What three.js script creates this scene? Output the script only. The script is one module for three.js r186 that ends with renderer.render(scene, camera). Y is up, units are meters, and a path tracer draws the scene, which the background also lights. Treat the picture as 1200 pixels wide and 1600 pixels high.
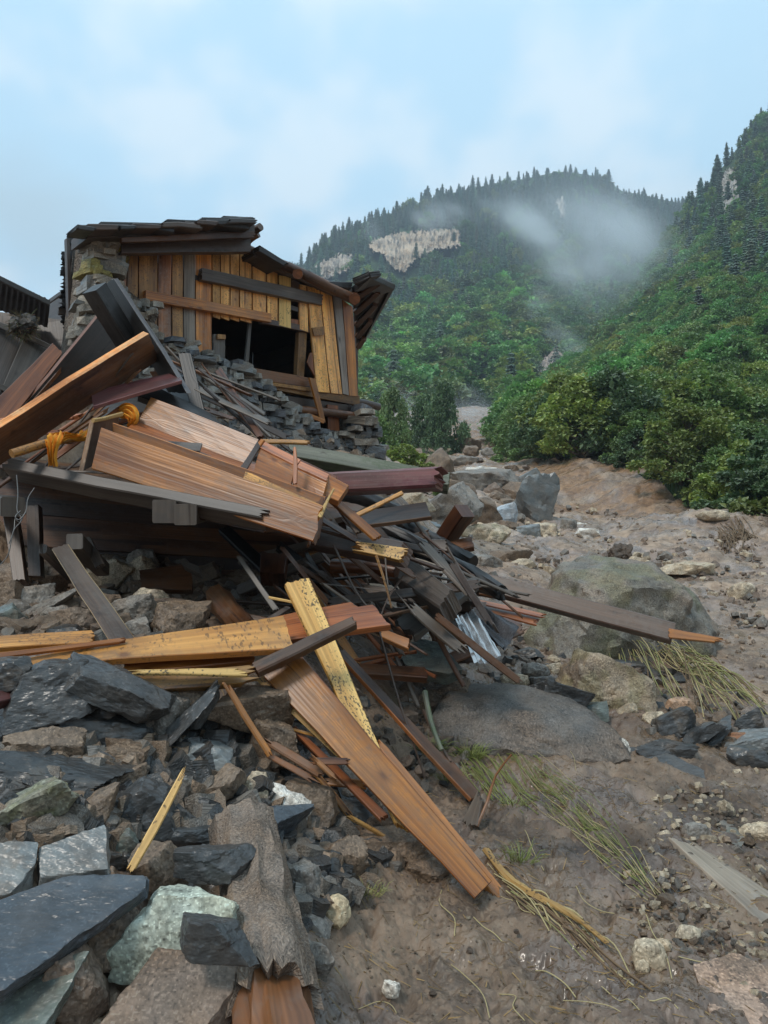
import * as THREE from 'three';
import { mergeGeometries, toCreasedNormals, mergeVertices } from 'three/addons/utils/BufferGeometryUtils.js';
import { createNoise3D } from 'simplex-noise';

// ---------------------------------------------------------------- camera, sky, sun, exposure
const scene = new THREE.Scene();
const V3 = (x, y, z) => new THREE.Vector3(x, y, z);
const EYE = V3(0, 1.6, 0), PITCH = 2 * Math.PI / 180, FOV = 66;
const camera = new THREE.PerspectiveCamera(FOV, 0.75, 0.05, 6000);
camera.position.copy(EYE);
camera.rotation.set(PITCH, 0, 0);
const renderer = new THREE.WebGLRenderer({ antialias: true });
renderer.toneMapping = THREE.LinearToneMapping;
renderer.toneMappingExposure = 1.62;
renderer.shadowMap.enabled = true;

const sun = new THREE.DirectionalLight(new THREE.Color(1, 0.93, 0.84), 1.5);
sun.position.set(-48, 98, 46);
sun.target.position.set(0, 0, -8);
sun.castShadow = true; sun.shadow.radius = 24;
sun.shadow.mapSize.set(2048, 2048);
Object.assign(sun.shadow.camera, { left: -40, right: 40, top: 40, bottom: -40, near: 1, far: 260 });
scene.add(sun, sun.target);

// ---------------------------------------------------------------- random and noise
function rng(seed) { let a = seed >>> 0; return () => { a = (a + 0x6D2B79F5) | 0; let t = Math.imul(a ^ (a >>> 15), 1 | a); t = (t + Math.imul(t ^ (t >>> 7), 61 | t)) ^ t; return ((t ^ (t >>> 14)) >>> 0) / 4294967296; }; }
const n3 = createNoise3D(rng(7));
const fbm = (x, y, z, o = 4) => { let s = 0, a = 0.5; for (let i = 0; i < o; i++) { s += a * n3(x, y, z); x *= 2.03; y *= 2.03; z *= 2.03; a *= 0.5; } return s; };
const clamp = (x, a = 0, b = 1) => Math.min(b, Math.max(a, x));
const lerp = (a, b, t) => a + (b - a) * t;
const smooth = (a, b, x) => { const t = clamp((x - a) / (b - a)); return t * t * (3 - 2 * t); };
function curve(pts) { return (x) => { if (x <= pts[0][0]) return pts[0][1]; for (let i = 1; i < pts.length; i++) if (x <= pts[i][0]) { const t = (x - pts[i - 1][0]) / (pts[i][0] - pts[i - 1][0]); return lerp(pts[i - 1][1], pts[i][1], t * t * (3 - 2 * t) * 0.5 + t * 0.5); } return pts[pts.length - 1][1]; }; }

// sky: thin bright overcast with a little blue in it
{
  const W = 1024, H = 512, d = new Float32Array(W * H * 4);
  for (let r = 0; r < H; r++) for (let c = 0; c < W; c++) {
    const up = ((r + 0.5) / H - 0.5) * Math.PI, ro = ((c + 0.5) / W - 0.5) * 2 * Math.PI;
    const x = Math.cos(ro) * Math.cos(up), y = Math.sin(up), z = Math.sin(ro) * Math.cos(up);
    const yy = Math.max(y, 0);
    const k = 1.6 / (yy + 0.45);
    const broad = fbm(x * k * 0.8 + 3.1, 0.7, z * k * 0.8 + 1.9, 3);
    const fine = fbm(x * k * 2.6 + 8, y * 2, z * k * 2.6, 5);
    const grey = smooth(-0.12, 0.5, broad + 0.28 * x + fine * 0.35);
    const white = smooth(-0.05, 0.6, fine * 0.9 - broad * 0.5 + 0.12);
    let R = 0.42, G = 0.635, B = 0.80;
    R = lerp(R, 0.40, grey * 0.8); G = lerp(G, 0.53, grey * 0.8); B = lerp(B, 0.61, grey * 0.8);
    R = lerp(R, 0.66, white * 0.7); G = lerp(G, 0.76, white * 0.7); B = lerp(B, 0.83, white * 0.7);
    const dim = y < 0 ? 0.35 : 1, i = (r * W + c) * 4;
    d[i] = R * dim; d[i + 1] = G * dim; d[i + 2] = B * dim; d[i + 3] = 1;
  }
  const sky = new THREE.DataTexture(d, W, H, THREE.RGBAFormat, THREE.FloatType);
  sky.mapping = THREE.EquirectangularReflectionMapping; sky.magFilter = THREE.LinearFilter; sky.needsUpdate = true;
  scene.background = sky; scene.environment = sky;
}
scene.fog = new THREE.FogExp2(new THREE.Color(0.74, 0.87, 1.0), 0.00062);

// ---------------------------------------------------------------- from the photograph's pixels to places
const FPX = 800 / Math.tan(FOV * Math.PI / 360);
const FWD = V3(0, Math.sin(PITCH), -Math.cos(PITCH)), UPV = V3(0, Math.cos(PITCH), Math.sin(PITCH));
const ray = (px, py) => V3((px - 600) / FPX, 0, 0).addScaledVector(UPV, (800 - py) / FPX).add(FWD);
const at = (px, py, d) => ray(px, py).multiplyScalar(d).add(EYE);

// ---------------------------------------------------------------- objects
const taken = {};
function numbered(n) { if (!(n in taken)) { taken[n] = 0; return n; } taken[n]++; return n + '_' + String(taken[n]).padStart(3, '0'); }
function tag(o, label, category, group, kind) { if (label) o.userData.label = label; if (category) o.userData.category = category; if (group) o.userData.group = group; if (kind) o.userData.kind = kind; return o; }
function shade(o) { o.traverse((m) => { m.castShadow = true; m.receiveShadow = true; }); return o; }
function top(o, name, label, category, group, kind) { o.name = numbered(name); scene.add(o); shade(o); return tag(o, label, category, group, kind); }
function base(name, p, label, category, group) { const g = new THREE.Group(); g.position.copy(p); return top(g, name, label, category, group); }
// a part: its geometry is given in world places; the parent stands unrotated at its base
function part(parent, name, mesh) { mesh.name = name; mesh.position.sub(worldOf(parent)); parent.add(mesh); return shade(mesh); }
function worldOf(o) { const p = V3(0, 0, 0); while (o) { p.add(o.position); o = o.parent; } return p; }

// ---------------------------------------------------------------- textures
function hash2(x, y, s) { let h = Math.imul(x, 374761393) ^ Math.imul(y, 668265263) ^ Math.imul(s, 1442695041); h = Math.imul(h ^ (h >>> 13), 1274126177); return ((h ^ (h >>> 16)) >>> 0) / 4294967296; }
function pn(x, y, px, py, s) { // periodic value noise, 0..1
  const ix = Math.floor(x), iy = Math.floor(y), fx = x - ix, fy = y - iy, u = fx * fx * (3 - 2 * fx), v = fy * fy * (3 - 2 * fy);
  const m = (a, b) => ((a % b) + b) % b, x0 = m(ix, px), x1 = m(ix + 1, px), y0 = m(iy, py), y1 = m(iy + 1, py);
  return lerp(lerp(hash2(x0, y0, s), hash2(x1, y0, s), u), lerp(hash2(x0, y1, s), hash2(x1, y1, s), u), v);
}
function pf(u, v, fx, fy, o, s) { let r = 0, a = 0.5, t = 0; for (let i = 0; i < o; i++) { r += a * pn(u * fx, v * fy, fx, fy, s + i); t += a; fx *= 2; fy *= 2; a *= 0.5; } return r / t; }
const toS = (c) => 255 * (c <= 0.0031308 ? 12.92 * c : 1.055 * Math.pow(c, 1 / 2.4) - 0.055);
function makeTex(W, H, f, srgb) {
  const d = new Uint8Array(W * H * 4);
  for (let j = 0; j < H; j++) for (let i = 0; i < W; i++) { const c = f((i + 0.5) / W, (j + 0.5) / H), k = (j * W + i) * 4; for (let q = 0; q < 3; q++) d[k + q] = clamp(srgb ? toS(clamp(c[q])) : c[q] * 255, 0, 255); d[k + 3] = 255; }
  const t = new THREE.DataTexture(d, W, H, THREE.RGBAFormat); t.wrapS = t.wrapT = THREE.RepeatWrapping; t.magFilter = THREE.LinearFilter; t.minFilter = THREE.LinearMipmapLinearFilter; t.generateMipmaps = true; if (srgb) t.colorSpace = THREE.SRGBColorSpace; t.needsUpdate = true; return t;
}
const mix3 = (a, b, t) => [lerp(a[0], b[0], t), lerp(a[1], b[1], t), lerp(a[2], b[2], t)];
// wood: u runs 2 m along the grain, v 0.5 m across
function woodField(s) {
  const R = rng(s * 97 + 5), knots = Array.from({ length: 5 }, () => [R(), R(), 0.012 + R() * 0.014]);
  return (u, v) => {
    let bend = (pf(u, v, 2, 2, 2, s) - 0.5) * 0.09, knot = 0;
    for (const [ku, kv, kr] of knots) { let du = u - ku, dv = v - kv; du -= Math.round(du); dv -= Math.round(dv); du *= 2; dv *= 0.5; const q = (du * du * 0.35 + dv * dv) / (kr * kr); bend += 0.05 * Math.sign(dv) * Math.exp(-q * 0.5); knot = Math.max(knot, Math.exp(-q * 1.6)); }
    const w = v + bend, ring = 0.5 * pf(u, w, 1, 6, 2, s + 20) + 0.5 * pf(u, v, 3, 2, 4, s + 25), fine = pf(u, w, 6, 70, 3, s + 40), line = pf(u, w, 2, 44, 2, s + 60);
    const stain = smooth(0.44, 0.66, pf(u, w, 3, 4, 5, s + 80) * 0.75 + 0.25 * pf(u, v, 7, 3, 4, s + 85)), speck = smooth(0.6, 0.75, pf(u, v, 190, 52, 2, s + 100)) * smooth(0.42, 0.62, pf(u, v, 9, 4, 4, s + 120)), mud = smooth(0.46, 0.62, 0.7 * pf(u, v, 3, 2, 5, s + 140) + 0.3 * pf(u, v, 60, 16, 3, s + 150)) + 0.6 * smooth(0.66, 0.78, pf(u, v, 120, 34, 2, s + 155));
    const crack = smooth(0.83, 0.9, pf(u, w, 2, 26, 1, s + 160)) * smooth(0.5, 0.6, pf(u, v, 3, 6, 2, s + 170));
    return { ring, fine, line, knot, stain, speck, mud, crack };
  };
}
function woodTex(s, lo, hi, { stain = 0.5, speck = 0, mud = 0.15, mudC = [0.15, 0.115, 0.088], grey = 0 } = {}) {
  const f = woodField(s);
  return makeTex(1024, 256, (u, v) => {
    const k = f(u, v);
    let c = mix3(lo, hi, clamp(0.55 + 1.5 * (k.ring - 0.5) + 0.45 * (k.line - 0.5)));
    const g = 0.66 + 0.62 * k.fine; c = [c[0] * g, c[1] * g, c[2] * g];
    c = mix3(c, [c[0] * 0.32, c[1] * 0.25, c[2] * 0.22], clamp(k.stain * stain + k.knot * 0.85 + k.crack * 0.8));
    c = mix3(c, [0.03, 0.025, 0.02], k.speck * speck);
    if (grey) { const l = (c[0] + c[1] + c[2]) / 3; c = mix3(c, [l, l * 0.95, l * 0.9], grey * k.mud); }
    return mix3(c, mudC, clamp(k.mud * mud));
  }, true);
}
const woodBump = (() => { const f = woodField(3); return makeTex(1024, 256, (u, v) => { const k = f(u, v), h = clamp(0.45 * k.fine + 0.4 * k.line + 0.2 - 0.5 * k.crack + 0.2 * k.knot); return [h, h, h]; }, false); })();
const WOOD = {};
{
  const mk = (n, s, lo, hi, o, rough) => { WOOD[n] = new THREE.MeshStandardMaterial({ map: woodTex(s, lo, hi, o), bumpMap: woodBump, bumpScale: 0.0016, roughness: rough - 0.02, vertexColors: true }); };
  mk('orange', 11, [0.20, 0.06, 0.013], [0.66, 0.265, 0.058], { stain: 0.6, mud: 0.3 }, 0.36);
  mk('amber', 12, [0.34, 0.135, 0.03], [0.80, 0.41, 0.11], { stain: 0.5, mud: 0.25, speck: 0.6 }, 0.45);
  mk('pale', 13, [0.5, 0.26, 0.07], [0.86, 0.56, 0.2], { stain: 0.2, speck: 0.9, mud: 0.08 }, 0.55);
  mk('red', 14, [0.15, 0.042, 0.014], [0.52, 0.175, 0.055], { stain: 0.5, mud: 0.2 }, 0.4);
  mk('brown', 15, [0.065, 0.025, 0.01], [0.26, 0.108, 0.042], { stain: 0.6, mud: 0.3 }, 0.42);
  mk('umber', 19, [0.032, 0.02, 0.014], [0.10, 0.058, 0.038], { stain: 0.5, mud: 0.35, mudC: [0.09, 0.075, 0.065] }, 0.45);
  mk('black', 16, [0.008, 0.0075, 0.0075], [0.034, 0.03, 0.029], { stain: 0.4, mud: 0.25, mudC: [0.06, 0.055, 0.052] }, 0.46);
  mk('grey', 17, [0.085, 0.066, 0.05], [0.25, 0.20, 0.16], { stain: 0.5, mud: 0.3, grey: 0.5 }, 0.5);
  mk('mossy', 18, [0.05, 0.055, 0.04], [0.17, 0.17, 0.13], { stain: 0.5, mud: 0.5, mudC: [0.06, 0.085, 0.035] }, 0.6);
  mk('plum', 20, [0.045, 0.018, 0.02], [0.18, 0.055, 0.055], { stain: 0.6, mud: 0.2 }, 0.3);
}
// rock: uv in metres, 0.6 m a repeat
const slateTex = makeTex(512, 512, (u, v) => {
  const a = pf(u, v, 3, 9, 5, 200), b = pf(u, v, 24, 60, 3, 210), c = pf(u, v, 5, 4, 4, 220), w = smooth(0.86, 0.9, 1 - Math.abs(pf(u, v, 4, 3, 3, 230) - 0.5) * 2) * smooth(0.5, 0.65, pf(u, v, 3, 3, 2, 235)), sp = smooth(0.78, 0.85, pf(u, v, 90, 90, 1, 236));
  const l = 0.42 + 0.5 * a + 0.35 * (b - 0.5) + 0.3 * sp; let k = [l * (0.95 + 0.25 * (c - 0.5)), l, l * (1.04 - 0.2 * (c - 0.5))];
  return mix3(k, [1, 0.98, 0.92], w * 0.35);
}, true);
const slateBump = makeTex(512, 512, (u, v) => { const h = 0.6 * pf(u, v, 3, 12, 5, 200) + 0.4 * pf(u, v, 20, 40, 3, 210); return [h, h, h]; }, false);
const grainTex = makeTex(512, 512, (u, v) => {
  const a = pf(u, v, 4, 4, 4, 300), b = pf(u, v, 60, 60, 2, 310), c = pf(u, v, 6, 6, 3, 320), sp = smooth(0.7, 0.85, pf(u, v, 80, 80, 1, 330)), dk = smooth(0.7, 0.85, pf(u, v, 70, 70, 1, 340));
  const l = 0.35 + 0.55 * a + 0.5 * (b - 0.5) + 0.38 * sp - 0.2 * dk; return [l * (1.06 + 0.2 * (c - 0.5)), l, l * (0.94 - 0.2 * (c - 0.5))];
}, true);
const grainBump = makeTex(512, 512, (u, v) => { const h = 0.55 * pf(u, v, 5, 5, 5, 300) + 0.45 * pf(u, v, 50, 50, 3, 310); return [h, h, h]; }, false);
const ROCK = {
  slate: new THREE.MeshStandardMaterial({ map: slateTex, bumpMap: slateBump, bumpScale: 0.012, roughness: 0.32, vertexColors: true }),
  grain: new THREE.MeshStandardMaterial({ map: grainTex, bumpMap: grainBump, bumpScale: 0.009, roughness: 0.6, vertexColors: true }),
};

// ---------------------------------------------------------------- boards, beams, logs, stones
class Quads { // collects quads and triangles with their own uv and colour
  constructor() { this.p = []; this.u = []; this.c = []; }
  v(p, u, c) { this.p.push(p.x, p.y, p.z); this.u.push(u[0], u[1]); this.c.push(c[0], c[1], c[2]); }
  quad(a, b, c, d, ua, ub, uc, ud, col) { this.v(a, ua, col); this.v(b, ub, col); this.v(c, uc, col); this.v(a, ua, col); this.v(c, uc, col); this.v(d, ud, col); }
  build(crease) {
    let g = new THREE.BufferGeometry();
    g.setAttribute('position', new THREE.Float32BufferAttribute(this.p, 3)); g.setAttribute('uv', new THREE.Float32BufferAttribute(this.u, 2)); g.setAttribute('color', new THREE.Float32BufferAttribute(this.c, 3));
    if (crease) g = toCreasedNormals(g, crease); else g.computeVertexNormals();
    return g;
  }
}
let boardSeed = 1;
// pts: p0,p1 are the corners of one end of the front face, p3,p2 those of the other
function boardMesh(pts, th, mat, { broken = [0, 0], chamfer = 0.004, warp = 0.004, edge = [1, 1, 1], tint = 1, front, K } = {}) {
  const R = rng(boardSeed++ * 131 + 17), [p0, p1, p2, p3] = pts, ctr = p0.clone().add(p1).add(p2).add(p3).multiplyScalar(0.25);
  const len = p0.clone().add(p1).distanceTo(p3.clone().add(p2)) / 2, wid = p0.distanceTo(p1);
  const n = p3.clone().add(p2).sub(p0).sub(p1).cross(p1.clone().sub(p0)).normalize();
  const face = front ?? EYE.clone().sub(ctr); let flip = false; if (n.dot(face) < 0) { n.negate(); flip = true; }
  const any = broken[0] || broken[1]; K = K ?? (any ? 9 : 2);
  const S = Math.max(3, Math.min(14, Math.round(len / 0.3))) + (any ? 2 : 0), along = p3.clone().add(p2).sub(p0).sub(p1).normalize();
  const ss = []; for (let i = 0; i <= S; i++) ss.push(i / S); if (broken[0]) ss[1] = Math.min(ss[1], 0.25 * broken[0] / len + 0.01); if (broken[1]) ss[S - 1] = Math.max(ss[S - 1], 1 - 0.25 * broken[1] / len - 0.01);
  const spike = [0, 1].map((e) => Array.from({ length: K + 1 }, () => [R(), R()]));
  const w1 = (R() - 0.5) * 2 * warp, w2 = (R() - 0.5) * 2 * warp, sd = R() * 100, uo = R() * 3, vo = R() * 3, t0 = (0.86 + 0.28 * R()) * tint;
  const col = [t0 * (0.97 + 0.06 * R()), t0, t0 * (0.96 + 0.08 * R())], ecol = [col[0] * edge[0], col[1] * edge[1], col[2] * edge[2]];
  const c = Math.min(chamfer, th * 0.3, wid * 0.2), rings = [];
  for (let i = 0; i <= S; i++) {
    const s = ss[i], L = p0.clone().lerp(p3, s), Q = p1.clone().lerp(p2, s), ac = Q.clone().sub(L).normalize(), w = L.distanceTo(Q), off = w1 * Math.sin(s * Math.PI) * len + w2 * Math.sin(s * 6.3) * len * 0.4;
    const rag = () => fbm(s * len * 2.2, sd, rag.k = (rag.k || 0) + 3.7, 2) * 0.010;
    const e0 = rag(), e1 = rag(), pt = (a, dep) => L.clone().addScaledVector(ac, a).addScaledVector(n, -dep + off);
    const sec = [];
    for (let k = 0; k <= K; k++) sec.push([pt(lerp(c + e0, w - c + e1, k / K), 0), k]);
    sec.push([pt(w + e1, c), K], [pt(w + e1, th - c), K]);
    for (let k = K; k >= 0; k--) sec.push([pt(lerp(c + e0, w - c + e1, k / K), th), k]);
    sec.push([pt(e0, th - c), 0], [pt(e0, c), 0]);
    for (const [e, I] of [[0, 0], [1, S]]) if (i === I && broken[e]) sec.forEach(([p, k], q) => { const back = q > K + 2; const h = (spike[e][back ? (k * 4 + 3) % (K + 1) : k][0] ** 1.7) * (back ? 0.4 + 0.8 * spike[e][k][1] : 1) - 0.25; p.addScaledVector(along, (e ? 1 : -1) * h * broken[e]); });
    rings.push(sec.map((q) => q[0].sub(ctr)));
  }
  const N = rings[0].length, Q = new Quads(), per = [0]; for (let k = 0; k < N; k++) per.push(per[k] + rings[1][k].distanceTo(rings[1][(k + 1) % N]));
  for (let i = 0; i < S; i++) for (let k = 0; k < N; k++) {
    const k2 = (k + 1) % N, u0 = uo + ss[i] * len / 2, u1 = uo + ss[i + 1] * len / 2, va = vo + per[k] / 0.5, vb = vo + per[k + 1] / 0.5, cc = k < K || (k >= K + 3 && k < 2 * K + 3) ? col : ecol;
    const A = rings[i][k], B = rings[i][k2], C = rings[i + 1][k2], D = rings[i + 1][k];
    if (flip) Q.quad(A, B, C, D, [u0, va], [u0, vb], [u1, vb], [u1, va], cc); else Q.quad(D, C, B, A, [u1, va], [u1, vb], [u0, vb], [u0, va], cc);
  }
  const capc = [ecol[0] * 0.95, ecol[1] * 0.92, ecol[2] * 0.9];
  for (const [r, f] of [[rings[0], flip], [rings[S], !flip]]) for (let k = 0; k < K; k++) {
    const b = 2 * K + 3 - k, A = r[k], B = r[k + 1], C = r[b - 1], D = r[b], ua = [uo + 0.3, vo + k * 0.05], ub = [uo + 0.3, vo + k * 0.05 + 0.05], uc = [uo + 0.3 + th / 2, vo + k * 0.05 + 0.05], ud = [uo + 0.3 + th / 2, vo + k * 0.05];
    if (f) Q.quad(A, D, C, B, ua, ud, uc, ub, capc); else Q.quad(A, B, C, D, ua, ub, uc, ud, capc);
  }
  for (const [r, f] of [[rings[0], flip], [rings[S], !flip]]) for (const [a, b, c2, d2] of [[K, K + 1, K + 2, K + 3], [2 * K + 3, 2 * K + 4, 2 * K + 5, 0]]) { const q = [r[a], r[b], r[c2], r[d2]], z = [uo, vo]; if (f) q.reverse(); Q.quad(...q, z, z, z, z, capc); }
  const m = new THREE.Mesh(Q.build(), WOOD[mat] ?? mat); m.position.copy(ctr); return m;
}
const qp = (a) => a.map(([x, y, d]) => at(x, y, d));
// a timber of rectangular section from A to B; face is where its broad side looks
function beamPts(A, B, w, face) { const ax = B.clone().sub(A).normalize(), f = face.clone().addScaledVector(ax, -face.dot(ax)).normalize(), s = f.clone().cross(ax).normalize().multiplyScalar(w / 2); return [A.clone().add(s), A.clone().sub(s), B.clone().sub(s), B.clone().add(s)]; }
function beamMesh(A, B, w, th, face, mat, o = {}) { const f = face.clone().normalize(), ax = B.clone().sub(A).normalize(); f.addScaledVector(ax, -f.dot(ax)).normalize(); const sh = f.clone().multiplyScalar(th / 2); return boardMesh(beamPts(A.clone().add(sh), B.clone().add(sh), w, f), th, mat, { front: f, chamfer: 0.008, ...o }); }
function logMesh(path, radii, mat, { rough = 0.08, sides = 12, tint = 1, seed = 1, broken = 0, crookedUV = 1, capCol } = {}) {
  const cv = new THREE.CatmullRomCurve3(path), len = cv.getLength(), S = Math.max(4, Math.min(40, Math.round(len / 0.07))), fr = cv.computeFrenetFrames(S), Q = new Quads(), ctr = cv.getPoint(0.5), R = rng(seed * 7 + 3), col = [tint, tint, tint], cc = capCol ?? col;
  const rings = []; for (let i = 0; i <= S; i++) { const c = cv.getPointAt(i / S), r0 = lerp(radii[0], radii[1], i / S), ring = []; for (let k = 0; k < sides; k++) { const a = k / sides * Math.PI * 2, d = fr.normals[i].clone().multiplyScalar(Math.cos(a)).addScaledVector(fr.binormals[i], Math.sin(a)); const r = r0 * (1 + rough * 2 * fbm(d.x * 1.5 + seed * 5, d.y * 1.5 + i / S * len * 2.5, d.z * 1.5, 3)); const p = c.clone().addScaledVector(d, r).sub(ctr); if (broken && (i === S)) p.addScaledVector(fr.tangents[i], (R() ** 1.5) * broken); ring.push(p); } rings.push(ring); }
  for (let i = 0; i < S; i++) for (let k = 0; k < sides; k++) { const j = (k + 1) % sides, u0 = i / S * len / 2, u1 = (i + 1) / S * len / 2, va = k / sides * radii[0] * 12.6, vb = (k + 1) / sides * radii[0] * 12.6; Q.quad(rings[i][k], rings[i][j], rings[i + 1][j], rings[i + 1][k], [u0, va], [u0, vb], [u1, vb], [u1, va], col); }
  for (const [i, f] of [[0, 1], [S, 0]]) { const c = cv.getPointAt(i / S).sub(ctr); for (let k = 0; k < sides; k++) { const j = (k + 1) % sides, a = rings[i][k], b = rings[i][j]; const z = [0.3, 0.3 + k * 0.02], z2 = [0.33, 0.32 + k * 0.02]; Q.v(c, [0.31, 0.4], cc); Q.v(f ? b : a, z, cc); Q.v(f ? a : b, z2, cc); } }
  const m = new THREE.Mesh(Q.build(0.9), WOOD[mat] ?? mat); m.position.copy(ctr); return m;
}
// stones: a blob of directions cut by planes, then roughened
const TONE = {
  slate: ['slate', [0.06, 0.057, 0.054]], blue: ['slate', [0.055, 0.062, 0.07]], dark: ['slate', [0.04, 0.038, 0.036]], greenslate: ['slate', [0.12, 0.13, 0.11]], grey: ['grain', [0.19, 0.175, 0.155]], brown: ['grain', [0.17, 0.125, 0.088]], mud: ['grain', [0.165, 0.125, 0.097]],
  pale: ['grain', [0.42, 0.47, 0.40]], tan: ['grain', [0.44, 0.37, 0.27]], white: ['grain', [0.62, 0.61, 0.57]], bluegrey: ['slate', [0.17, 0.17, 0.16]], moss: ['grain', [0.20, 0.20, 0.155]], warm: ['slate', [0.34, 0.29, 0.23]],
};
function rockGeo(size, { seed = 1, detail = 8, cuts = 9, rough = 0.035, layer = 0, tone = [0.2, 0.17, 0.14], mud = 0.4, mudC = [0.135, 0.102, 0.076], moss = 0, poly, round = 0, crease = 0.5 } = {}) {
  const R = rng(seed * 911 + 29), [sx, sy, sz] = size, planes = [];
  const add = (x, y, z, d) => { const l = Math.hypot(x, y, z); planes.push([x / l, y / l, z / l, d]); };
  const j = () => (R() - 0.5) * 0.85;
  if (poly) { for (let i = 0; i < poly.length; i++) { const a = poly[i], b = poly[(i + 1) % poly.length]; let nx = b[1] - a[1], nz = -(b[0] - a[0]); const l = Math.hypot(nx, nz) || 1; nx /= l; nz /= l; let d = nx * a[0] + nz * a[1]; if (d < 0) { d = -d; nx = -nx; nz = -nz; } planes.push([nx, (R() - 0.5) * 0.25, nz, d]); } add(j() * 0.12, 1, j() * 0.12, 0.5); add(j() * 0.2, -1, j() * 0.2, 0.5); }
  else { for (const s of [-1, 1]) { add(s, j(), j(), 0.42 + R() * 0.12); add(j() * 0.8, s, j() * 0.8, 0.44 + R() * 0.08); add(j(), j(), s, 0.42 + R() * 0.12); } for (let i = 0; i < cuts; i++) { const a = R() * 6.283, y = R() * 2 - 1, q = Math.sqrt(1 - y * y); add(Math.cos(a) * q, y, Math.sin(a) * q, 0.41 + R() * 0.17); } }
  const ico = new THREE.IcosahedronGeometry(1, detail), P = ico.attributes.position, big = Math.max(sx, sy, sz), uv = new Float32Array(P.count * 2), col = new Float32Array(P.count * 3), so = seed * 3.7;
  for (let i = 0; i < P.count; i++) {
    const x = P.getX(i), y = P.getY(i), z = P.getZ(i); let t = 10;
    if (poly) { for (const [a, b, c, d] of planes) { const q = a * x * 0.5 + b * y * 0.5 + c * z * 0.5; if (q > 1e-5) t = Math.min(t, d / q); } t *= 0.5; } else for (const [a, b, c, d] of planes) { const q = a * x + b * y + c * z; if (q > 1e-5) t = Math.min(t, d / q); }
    t = Math.min(t, 3); if (round) t = lerp(t, 0.5, round);
    let X = x * t * sx, Y = y * t * sy, Z = z * t * sz;
    const fr = 3.2 / big, k = rough * big * (fbm(X * fr + so, Y * fr, Z * fr, 4) * 1.4 + 0.35 * fbm(X * fr * 5, Y * fr * 5 + so, Z * fr * 5, 2));
    const l = Math.hypot(x * sx, y * sy, z * sz) || 1; X += x * sx / l * k; Y += y * sy / l * k * (poly ? 0.35 : 0.8); Z += z * sz / l * k;
    if (layer) { const st = Math.floor((Y / sy + 0.5) * 7 + n3(X * 2 / big + so, 0, Z * 2 / big) * 0.5), h = (hash2(st, seed, 5) - 0.5) * layer; X *= 1 + h; Z *= 1 + h; }
    P.setXYZ(i, X, Y, Z);
  }
  ico.deleteAttribute('normal'); let g = toCreasedNormals(ico, crease);
  const N = g.attributes.normal, p2 = g.attributes.position;
  for (let i = 0; i < p2.count; i += 3) {
    const ax = p2.getX(i + 1) - p2.getX(i), ay = p2.getY(i + 1) - p2.getY(i), az = p2.getZ(i + 1) - p2.getZ(i), bx = p2.getX(i + 2) - p2.getX(i), by = p2.getY(i + 2) - p2.getY(i), bz = p2.getZ(i + 2) - p2.getZ(i);
    const nx = Math.abs(ay * bz - az * by), ny = Math.abs(az * bx - ax * bz), nz = Math.abs(ax * by - ay * bx);
    for (let q = i; q < i + 3; q++) {
      const X = p2.getX(q), Y = p2.getY(q), Z = p2.getZ(q), s = 1 / 0.6; let U, V; if (nx > ny && nx > nz) { U = Z; V = Y; } else if (ny > nz) { U = X; V = Z; } else { U = X; V = Y; }
      uv[q * 2] = U * s + so; uv[q * 2 + 1] = V * s + so * 0.7;
      const f2 = 2.2 / big, m = clamp(smooth(0.02, 0.24, fbm(X * f2 + so + 9, Y * f2 + 4, Z * f2, 5)) * mud), gm = moss ? smooth(0.0, 0.22, fbm(X * f2 * 1.4 + so + 40, Y * f2 * 1.4, Z * f2 * 1.4 + 7, 5)) * moss : 0, v = 1 + 0.35 * fbm(X * f2 * 2 + so, Y * f2 * 2 + 20, Z * f2 * 2, 3);
      let c = [tone[0] * v, tone[1] * v, tone[2] * v]; c = mix3(c, mudC, m); c = mix3(c, [0.12, 0.13, 0.04], gm);
      // the map averages about 0.62, so the tone is given back here
      col[q * 3] = c[0] * 1.6; col[q * 3 + 1] = c[1] * 1.6; col[q * 3 + 2] = c[2] * 1.6;
    }
  }
  g.setAttribute('uv', new THREE.BufferAttribute(uv, 2)); g.setAttribute('color', new THREE.BufferAttribute(col, 3));
  return g;
}
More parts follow.
